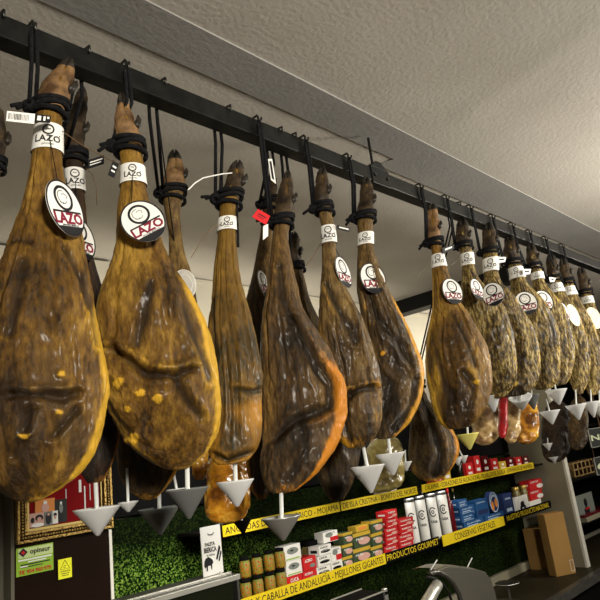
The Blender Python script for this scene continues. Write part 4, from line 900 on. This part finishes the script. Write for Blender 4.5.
r3 = [('paper', 't', 'ORTIZ', .4, .68, .65, .24), ('paper', 'e', .78, .28, .26, .22), ('paper', 's', .2, .8, .4, .6)]
carton(529.5, 541.5, zl, .05, 2.225, .08, 'paper', 'white carton under the two red cartons at the shelf end', r3[:0], grp=G_)
carton(530, 542.5, zl+.05, .072, 2.225, .08, 'redbox', 'lower red carton at the shelf end', r3, grp=G_)
carton(529.5, 542, zl+.123, .072, 2.225, .08, 'redbox', 'upper red carton at the shelf end', r3, grp=G_)
# upper shelf goods
GU = 'goods on the upper shelf'
for i, (u, w, h, m) in enumerate(((384, 6, .10, 'paper'), (393, 6, .11, 'paper'), (438, 8, .10, 'redbox'), (447, 7, .12, 'mustard'), (470, 7, .10, 'redbox'), (478, 6, .14, 'redbox'), (486, 6, .13, 'darkred'), (495, 7, .10, 'redbox'), (503, 7, .07, 'mustard'), (511, 6, .09, 'darkred'), (519, 6, .08, 'redbox'), (526, 6, .08, 'darkred'))):
    lbs = ['white carton under the two white cups', 'second white carton under the leaning ham', 'red carton at the left of the third yellow strip', 'mustard carton at the left of the third yellow strip', 'red carton right of the close pair of cups', 'tall red carton on the upper shelf', 'tall dark red carton on the upper shelf', 'red carton at mid third strip on the upper shelf', 'low mustard carton on the upper shelf', 'third dark red carton from the shelf end', 'red carton next to last at the upper shelf end', 'last dark red carton at the upper shelf end']
    carton(u-w/2, u+w/2, zu, h, 2.23, .06, m, lbs[i], [('paper', 'r', .2, .8, .25, .4), ('paper', 'e', .5, .68, .2, .12)], grp=GU)
bottle(459, 4, zu, .16, 2.28, 'dkglass', 'black bottle behind the close pair of tiny cups', GU)
# two hams' worth of amber glass behind
jar(311, 10, zl, .16, 2.33, 'large round amber glass jar behind the red cartons', 'packed_olive', 'matteblack')

# ---------------------------------------------------------------- left: dark door panel with framed picture and stickers
YP = 2.38
px0, px1 = Xof(14, YP, 1.35), Xof(112, YP, 1.35)
pn = empty('cabinet', ((px0+px1)/2, YP, 0), 'dark brown cabinet at the lower left under the gilt picture', 'cabinet')
G().box(-(px1-px0)/2, (px1-px0)/2-.012, 0, .06, 0, 1.95).make('door', M['brown'], pn, bevel=.002)
G().box((px1-px0)/2-.012, (px1-px0)/2, -.004, .06, 0, 1.435).make('white_edge_strip', M['trimwhite'], pn)
G().box(-(px1-px0)/2-.012, -(px1-px0)/2, -.004, .06, 0, 1.95).make('grey_edge_strip', M['greywall'], pn)
fz0 = Zof(545, px0, YP); fz1 = 1.84; fw = px1-px0-.004
fr = empty('picture_frame', ((px0+px1)/2, YP-.005, fz0), 'ornate gilt picture frame with red picture and photos behind the first ham', 'picture')
def framebar(w0, w1, dep, y, m, nm):
    Wd, Hh = fw/2, fz1-fz0; g = G()
    O = [(-Wd+w0, w0), (Wd-w0, w0), (Wd-w0, Hh-w0), (-Wd+w0, Hh-w0)]; I_ = [(-Wd+w1, w1), (Wd-w1, w1), (Wd-w1, Hh-w1), (-Wd+w1, Hh-w1)]
    v = [(x, y, z) for x, z in O]+[(x, y, z) for x, z in I_]+[(x, y+dep, z) for x, z in O]+[(x, y+dep, z) for x, z in I_]
    f = []
    for i in range(4):
        j = (i+1) % 4; f += [(i, j, 4+j, 4+i), (8+i, 12+i, 12+j, 8+j), (i, 8+i, 8+j, j), (4+i, 4+j, 12+j, 12+i)]
    g.add(v, f); return g.make(nm, m, fr, bevel=.002)
framebar(0, .010, .022, -.022, M['gold'], 'outer_moulding')
framebar(.010, .026, .016, -.018, M['brown'], 'dark_moulding')
framebar(.026, .036, .022, -.022, M['gold'], 'carved_moulding')
framebar(.036, .046, .010, -.012, M['gilt'], 'inner_moulding')
g = G()
for i in range(34):
    x = -fw/2+.018+(fw-.036)*i/33; g.lathe([(.0005, -.005), (.004, -.003), (.005, 0), (.004, .003), (.0005, .005)], (x, -.020, .018), 8)
for i in range(36):
    z = .018+(fz1-fz0-.036)*i/35
    for x in (-fw/2+.018, fw/2-.018): g.lathe([(.0005, -.005), (.004, -.003), (.005, 0), (.004, .003), (.0005, .005)], (x, -.020, z), 8)
g.make('carved_beads', M['gold'], fr, True)
G().box(-fw/2+.04, fw/2-.04, -.006, -.001, .04, fz1-fz0-.04).make('red_picture', M['redmat'], fr)
# pale curtains painted in the picture
g = G()
for (u, v0, v1, w) in ((66, 489, 500, 1), (85, 486, 516, 2.2), (80, 480, 492, 3), (90, 484, 500, 1.2)):
    a = atY(u-w/2, v0, YP-.012); b = atY(u+w/2, v1, YP-.012); o = fr.location; G().box(a[0]-o.x, b[0]-o.x, -.0075, -.006, b[2]-o.z, a[2]-o.z).make('pale_tassel', M['paper'], fr)
def snap(u0, v0, u1, v1, m, label, parts, dy):
    a = atY(u0, v1, YP-.02); b = atY(u1, v1, YP-.02); t = atY(u0, v0, YP-.02); w = b[0]-a[0]; h = t[2]-a[2]
    o = empty('photo_print', (a[0], YP-.013-dy, a[2]), label, 'photo', 'small photos tucked in the gilt frame')
    G().box(0, w, 0, .001, 0, h).make('print_sheet', m, o)
    by = {}
    for (mk, cx, cy, rx, ry) in parts:
        by.setdefault(mk, G()).prism([(cx*w+rx*w*math.cos(t_), cy*h+ry*h*math.sin(t_)) for t_ in np.linspace(0, 6.283, 17)[:-1]], -.0006-.0003*len(by), 0)
    for mk, g in by.items(): g.make('picture_shape', M[mk], o)
    return o
snap(36, 500, 56, 515, M['orange'], 'orange-brown photo tucked at the upper left in the gilt frame', [('pinkprint', .5, .4, .2, .3), ('paper', .5, .75, .1, .12)], .0)
snap(30, 514, 46, 528, M['pinkprint'], 'pinkish photo of a dark-haired person in the gilt frame', [('ink', .62, .62, .25, .24), ('ink', .2, .5, .12, .2), ('pinkprint', .62, .52, .14, .16), ('paper', .5, .12, .4, .15)], .002)
snap(45, 512, 53, 526, M['greyprint'], 'small dark photo between the pink and the white-edged ones', [('ink', .5, .5, .35, .45), ('pinkprint', .5, .8, .15, .1)], .003)
snap(53, 511, 58.5, 524, M['paper'], 'small white-edged photo in the gilt frame', [('ink', .5, .7, .3, .15), ('pinkprint', .5, .5, .2, .15)], .004)
snap(56, 500, 68, 523, M['slate'], 'tall black photo of a standing person in dark clothes', [('ink', .5, .4, .2, .4), ('greyprint', .5, .62, .16, .22), ('paper', .5, .84, .09, .07)], .001)
# green sign
a = atY(16, 549, YP-.006); b = atY(53, 541, YP-.006); c_ = atY(16, 577.5, YP-.006); w, h = b[0]-a[0], a[2]-c_[2]
sg_ = empty('company_sign', (a[0], YP-.0065, c_[2]), 'lime green company sticker with phone number on the dark cabinet', 'sign')
G().box(0, w, 0, .0015, 0, h).make('sticker_sheet', M['lime'], sg_)
G().box(w*.05, w*.98, -.0008, 0, h*.62, h*.97).make('pale_band', M['limelight'], sg_)
G().text('opinsur', h*.26, w*.36, h*.74, -.001, .0006, 'LEFT', width=w*.56, bold=.02).box(w*.12, w*.9, -.0012, 0, h*.36, h*.40).box(w*.12, w*.7, -.0012, 0, h*.28, h*.31).add([(w*.18, -.0014, h*.66), (w*.30, -.0014, h*.82), (w*.18, -.0014, h*.98), (w*.06, -.0014, h*.82)], [(0, 1, 2, 3)]).make('black_print', M['ink'], sg_)
G().text('Tlf. 954 960 975', h*.19, w*.5, h*.06, -.001, .0006, width=w*.86, bold=.02).make('red_print', M['red'], sg_)
G().add([(w*.18, -.0018, h*.74), (w*.24, -.0018, h*.82), (w*.18, -.0018, h*.90), (w*.12, -.0018, h*.82)], [(0, 1, 2, 3)]).make('red_diamond', M['red'], sg_)
G().box(w*.05, w*.95, -.0014, 0, h*.52, h*.58).box(w*.3, w*.8, -.0014, 0, h*.44, h*.48).box(w*.1, w*.3, -.0014, 0, h*.30, h*.34).make('white_lines', M['paper'], sg_)
a = atY(58, 560, YP-.006); b = atY(71.5, 558, YP-.006); c_ = atY(58, 580, YP-.006); w, h = b[0]-a[0], a[2]-c_[2]
ys = empty('warning_sticker', (a[0], YP-.0065, c_[2]), 'small yellow warning sticker right of the green one', 'sticker')
G().box(0, w, 0, .0012, 0, h).make('sticker_sheet', M['neon'], ys)
tri = [(.5, .93), (.15, .48), (.85, .48)]
g = G().tube([(p[0]*w, -.0008, p[1]*h) for p in tri+[tri[0]]], .0008, 5); g.text('ATENCION', h*.1, w*.5, h*.34, -.0006, .0004, width=w*.7); g.box(w*.2, w*.8, -.0008, 0, h*.24, h*.27); g.box(w*.25, w*.75, -.0008, 0, h*.14, h*.17); g.ring(w*.5, h*.6, w*.1, h*.07, .0012, -.0008, 0, 14, 0.4, 5.5)
g.make('black_print', M['ink'], ys)

# ---------------------------------------------------------------- card with the pig and the metal display case
YD = 2.0
zt = Zof(590, Xof(180, YD, 1.2), YD)
ex = Xof(239, YD, zt)
dc = empty('display_case', (ex-.45, YD, .9), 'steel-edged glass display case end at the lower left', 'display case')
def dcx(g): return g.xf(lambda p: p-Vector((ex-.45, YD, .9)))
cx0 = Xof(122, YD, zt)-.1
dcx(G().box(cx0, ex, YD, YD+.16, zt-.012, zt)).make('top_plate', M['steel_dark'], dc, bevel=.002)
dcx(G().box(cx0, ex, YD-.006, YD+.004, zt-.020, zt-.002)).make('front_edge', M['alu'], dc, bevel=.001)
dcx(G().box(cx0, ex, YD+.045, YD+.055, zt, zt+.006)).make('raised_lip', M['alu'], dc, bevel=.001)
dcx(G().box(cx0, ex-.004, YD+.02, YD+.03, zt-.34, zt-.0125)).make('dark_glass_front', M['dkglass'], dc)
dcx(G().box(ex-.012, ex-.002, YD+.002, YD+.155, zt-.34, zt-.0125)).make('end_panel', M['steel_dark'], dc)
dcx(G().tube([(ex-.05, YD+.05, zt+.006), (ex-.05, YD+.05, zt+.016)], [.006, .003], 8)).make('knob', M['alu'], dc)
YC = 2.10
a = atY(200, 528, YC); b = atY(220, 528, YC); c_ = atY(200, 571, YC); w = b[0]-a[0]; z0 = zt+.001; h = a[2]-z0
pc = empty('menu_card', (a[0], YC, z0), 'white card with black pig silhouette standing on the steel case', 'card')
G().box(0, w, 0, .003, 0, h).make('card_sheet', M['paper'], pc)
g = G().text('PALETA', h*.10, w*.42, h*.60, -.0003, .0005, width=w*.5, bold=.03); g.text('IBERICA', h*.14, w*.42, h*.47, -.0003, .0005, width=w*.62, bold=.03)
g.ring(w*.5, h*.86, w*.16, h*.05, .003, -.0008, 0, 14, math.pi, 2*math.pi); g.text('de bellota', h*.07, w*.42, h*.39, -.0003, .0005, width=w*.4)
pig = [(.06, .22), (.08, .30), (.16, .36), (.30, .38), (.42, .34), (.50, .30), (.52, .24), (.46, .22), (.44, .12), (.40, .12), (.38, .20), (.24, .20), (.22, .10), (.17, .10), (.16, .19), (.10, .16)]
g.add([(x*w, -.0008, z*h) for x, z in pig], [tuple(range(len(pig)))])
g.add([(x*w, -.0008, z*h) for x, z in [(.66, .30), (.74, .28), (.94, .52), (.86, .58)]], [(0, 1, 2, 3)]).add([(x*w, -.0008, z*h) for x, z in [(.78, .26), (.84, .24), (.98, .42), (.92, .46)]], [(0, 1, 2, 3)])
g.make('black_print', M['ink'], pc)

# ---------------------------------------------------------------- counter, black display box, slicer
zc = cz-.002
kx0 = 1.4
ctp = empty('back_counter', (3.5, 2.2, 0), 'long dark counter running under the shelves at the lower right', 'counter')
yfr = atZ(575, 584, zc)[1]
G().box(kx0-3.5, 8.15-3.5, yfr-2.2, 2.49-2.2 if True else 0, zc-.04, zc).make('counter_top', M['counter'], ctp, bevel=.002)
G().box(kx0-3.5, 8.15-3.5, yfr-2.2-.05, yfr-2.2, zc-.045, zc+.012).make('edge_moulding', M['counteredge'], ctp, bevel=.003)
G().box(kx0-3.5+.05, 8.15-3.5-.05, yfr-2.2+.05, .27, 0, zc-.04).make('base_unit', M['matteblack'], ctp)
print('counter z', zc, 'front y', yfr, 'partition front', yf)
# ---------------------------------------------------------------- cardboard boxes
yb = 2.1
def boxobj(name, P0, w, d, h, rz, m, label, cat='box', tape=None, pr=None):
    o = empty(name, P0, label, cat, None, (0, 0, rz)); G().box(0, w, 0, d, 0, h).make('carton_body', M[m], o, bevel=.003)
    g = G().box(w*.02, w*.98, d*.47, d*.53, h, h+.0008); g.make('tape_seam', M['card'], o)
    if pr: 
        x0, x1, z0, z1 = pr; g = G(); g.box(x0*w, x1*w, -.001, 0, z0*h, z0*h+.003).box(x0*w, x1*w, -.001, 0, z1*h-.003, z1*h).box(x0*w, x0*w+.003, -.001, 0, z0*h, z1*h).box(x1*w-.003, x1*w, -.001, 0, z0*h, z1*h).make('printed_symbol', M['paper'], o)
    return o
pa = atZ(553, 563, zc)
bh = boxobj('cardboard_box', (Xof(528, 2.40, .8), 2.28, zc+.0005), .30, .15, .30, 0, 'card', 'tan cardboard box standing behind the tall one in the shelf corner')
tbx = Xof(557, 2.13, zc)
b2 = boxobj('cardboard_box', (tbx, 2.13, zc+.0005), .17, .09, .43, math.radians(-30), 'card', 'tall upright cardboard box leaning near the pale partition', pr=(.78, .97, .04, .22))
# ---------------------------------------------------------------- meat slicer in front of the shelves
YQ = 1.60
sl = empty('meat_slicer', atY(455, 600, YQ), 'stainless meat slicer with black round plate at the bottom right of centre', 'slicer')
so = Vector(sl.location)
def at_l(u, v, Y): return Vector(atY(u, v, Y))-so
# domed cover: lofted sections along its curved outline
prof = [(437, 571), (448, 567), (462, 568), (476, 570), (486, 573), (491, 580), (495, 592), (498, 606), (500, 630)]
V = []; n = 12
for (u, v) in prof:
    for k in range(n+1):
        a = math.pi*k/n; V.append(at_l(u, v, YQ)+Vector((0, .13*(1-math.cos(a))*.5, .012*math.sin(a))))
for (u, v) in [(437, 575), (446, 577), (454, 583), (459, 592), (462, 602), (464, 616), (466, 632)][::1]: pass
f = [(i*(n+1)+k, (i+1)*(n+1)+k, (i+1)*(n+1)+k+1, i*(n+1)+k+1) for i in range(len(prof)-1) for k in range(n)]
mesh('cover_top', V, f, M['steel_cover'], sl, True)
face = [(437, 571), (448, 567), (462, 568), (476, 570), (486, 573), (491, 580), (495, 592), (498, 606), (500, 630), (466, 630), (464, 612), (459, 594), (452, 582), (444, 575)]
V = [at_l(u, v, YQ) for u, v in face]+[at_l(u, v, YQ)+Vector((0, .006, 0)) for u, v in face]; n = len(face)
mesh('cover_side', V, [tuple(range(n)), tuple(range(2*n-1, n-1, -1))]+[(i, i+n, (i+1) % n+n, (i+1) % n) for i in range(n)], M['steel_cover'], sl)
arc = [(430, 573), (438, 572), (446, 576), (453, 583), (459, 594), (463, 610), (465, 630)]
G().tube([at_l(u, v, YQ-.012) for u, v in arc], .011, 10).make('blade_guard', M['steel_dark'], sl, True)
G().tube([at_l(u, v, YQ-.02) for u, v in [(426, 577), (434, 578), (442, 583), (449, 593), (453, 606), (455, 625)]], .006, 8).make('guard_rim', M['rail'], sl, True)
G().tube([at_l(u, v, YQ-.03) for u, v in [(438, 584), (433, 592), (427, 603), (420, 618)]], [.022, .024, .026, .026], 14).make('motor_housing', M['alu'], sl, True)
G().tube([at_l(430, 571, YQ-.01), at_l(437, 560, YQ-.01)], .0026, 8).make('guide_rod', M['white_plastic'], sl)
G().tube([at_l(466, 570, YQ+.08), at_l(472, 558, YQ+.08)], .0026, 8).make('guide_rod', M['white_plastic'], sl)
pc_ = at_l(507, 583, YQ+.12)
G().lathe([(.002, .004), (.055, .004), (.06, 0), (.055, -.006), (.002, -.006)], pc_, 36, True).make('round_plate', M['board'], sl, True)
G().lathe([(.0605, -.002), (.062, 0), (.0605, .002)], pc_, 36).make('plate_rim', M['steel'], sl, True)
G().tube([pc_+Vector((0, 0, -.006)), pc_+Vector((0, 0, -.12))], .008, 8).make('plate_arm', M['steel_dark'], sl)
zb_ = so.z
G().box(-.14, .28, -.05, .16, .75-zb_, .79-zb_).box(-.02, .06, .0, .08, .78-zb_, -.06).make('machine_base', M['steel_dark'], sl, bevel=.004)
# black glass display box in front, only its metal edges catch light
YK = 1.75
xk1 = Xof(386, YK, 1.02); zk = Zof(590, xk1, YK)
kk = empty('display_case', (xk1-.3, YK, .75), 'black display case with thin metal edges at bottom centre', 'display case')
def kx(g): return g.xf(lambda p: p-Vector((xk1-.3, YK, .75)))
kx(G().box(xk1-.22, xk1-.006, YK+.004, YK+.13, .79, zk-.004)).make('glass_body', M['matteblack'], kk, bevel=.002)
kx(G().box(xk1-.23, xk1, YK-.002, YK+.004, zk-.005, zk)).make('metal_edge', M['alu'], kk)
kx(G().box(xk1-.20, xk1, YK+.124, YK+.13, zk-.003, zk+.001)).make('metal_edge', M['alu'], kk)
kx(G().box(xk1-.010, xk1+.012, YK-.004, YK+.012, .80, zk+.006)).make('corner_post', M['steel'], kk, bevel=.002)
kx(G().box(xk1-.01, xk1+.01, YK-.006, YK-.004, zk-.018, zk-.006)).make('latch', M['matteblack'], kk)
# front work counter carrying slicer and case
fc = empty('front_counter', (2.5, 1.7, 0), 'dark front work counter below the slicer, mostly out of view', 'counter')
G().box(-1.3, .85, -.15, .19, .71, .75).make('counter_top', M['counter'], fc)
G().box(-1.25, .80, -.10, .15, 0, .71).make('base_unit', M['matteblack'], fc)
# ---------------------------------------------------------------- dark wall unit right of the partition
ux0 = XP+.055; UYF, UYB = yf+.02, 2.60
wu = empty('wall_unit', (ux0, UYF, 0), 'tall near-black open shelving right of the pale partition', 'shelving')
def wx(g): return g.xf(lambda p: p-Vector((ux0, UYF, 0)))
wx(G().box(ux0, 8.2, UYB-.02, UYB, zc+.001, 2.1)).make('back_board', M['matteblack'], wu)
wx(G().box(8.18, 8.2, UYF, UYB-.02, zc+.001, 2.1)).make('side_board', M['matteblack'], wu)
for z in (.86, 1.20, 1.62, 2.08): wx(G().box(ux0, 8.18, UYF+.02, UYB-.02, z-.02, z)).make('shelf_board', M['board'], wu, bevel=.002)
Yu = UYF+.06
xa, xb = Xof(573, Yu, 1.3), Xof(597, Yu, 1.3)
tr = empty('tray', ((xa+xb)/2, Yu+.02, 1.201), 'small patterned tray with pale squares on the black shelving', 'tray')
hw_ = (xb-xa)/2
G().box(-hw_, hw_, -.02, .08, 0, .12).make('tray_box', M['packed_tan'], tr, bevel=.003)
g = G()
for i in range(6):
    for j in range(2): g.box(-hw_+(.03+.16*i)*2*hw_, -hw_+(.14+.16*i)*2*hw_, -.0215, -.0195, .012+.055*j, .055+.055*j)
g.make('dark_print', M['brown'], tr); 
xa, xb = Xof(577, Yu, 1.0), Xof(593, Yu, 1.0)
pr_ = empty('calendar', ((xa+xb)/2, Yu, .861), 'pale printed card with red and black figure on the black shelving', 'card', None, None)
G().box(-(xb-xa)/2, (xb-xa)/2, 0, .004, 0, .20).make('card_sheet', M['greyprint'], pr_)
G().prism([(.0+.035*math.cos(t), .13+.035*math.sin(t)) for t in np.linspace(0, 6.283, 17)[:-1]], -.001, 0).prism([(.0+.06*math.cos(t), .07+.025*math.sin(t)) for t in np.linspace(0, 6.283, 17)[:-1]], -.001, 0).make('black_figure', M['ink'], pr_)
G().box(-.03, .07, -.002, 0, .075, .088).make('red_line', M['red'], pr_)
xa = Xof(584, Yu-.05, .9)
bk_ = tag(G().box(0, .55, 0, .10, 0, .035).make('paper_stack', M['offwhite'], bevel=.002), 'pale stack of papers on the black shelving at the right edge', 'papers'); bk_.location = (xa+.03, Yu-.06, .8605)
b3 = tag(G().box(0, .55, 0, .12, 0, .02).make('folder', M['darkred'], bevel=.002), 'dark red folder lying on the pale paper stack', 'folder'); b3.location = (xa+.02, Yu-.05, .896)
# hanging chalkboards
def chalk(u0, v0, u1, v1, Y, txt, label, seedc):
    a = atY(u0, v0, Y); b = atY(u1, v0, Y); c = atY(u0, v1, Y); w = b[0]-a[0]; h = a[2]-c[2]
    o = empty('chalkboard', (a[0], Y, c[2]), label, 'chalkboard', 'small chalkboards at the right edge')
    G().box(0, w, 0, .008, 0, h).make('slate', M['slate'], o)
    G().box(0, w, -.003, 0, 0, h*.03).box(0, w, -.003, 0, h*.97, h).box(0, w*.03, -.003, 0, 0, h).box(w*.97, w, -.003, 0, 0, h).make('frame_edge', M['alu'], o)
    G().text(txt, h*.42, w*.5, h*.35, -.0005, .0006, width=w*.8, bold=.02).make('chalk_writing', M['chalk'], o)
    g = G().tube([(w*.1, .004, h), (w*.12, .004, ZC-.05-c[2])], .002, 5); g.tube([(w*.8, .004, h), (w*.8, .004, ZC-.05-c[2])], .002, 5).make('cord', M['wire'], o)
chalk(587, 429, 604, 449, 1.55, 'Nº', 'upper small chalkboard with pale writing at the right edge', 1)
chalk(593, 458, 612, 477, 1.62, '(6', 'lower small chalkboard with curved white writing at the right edge', 2)
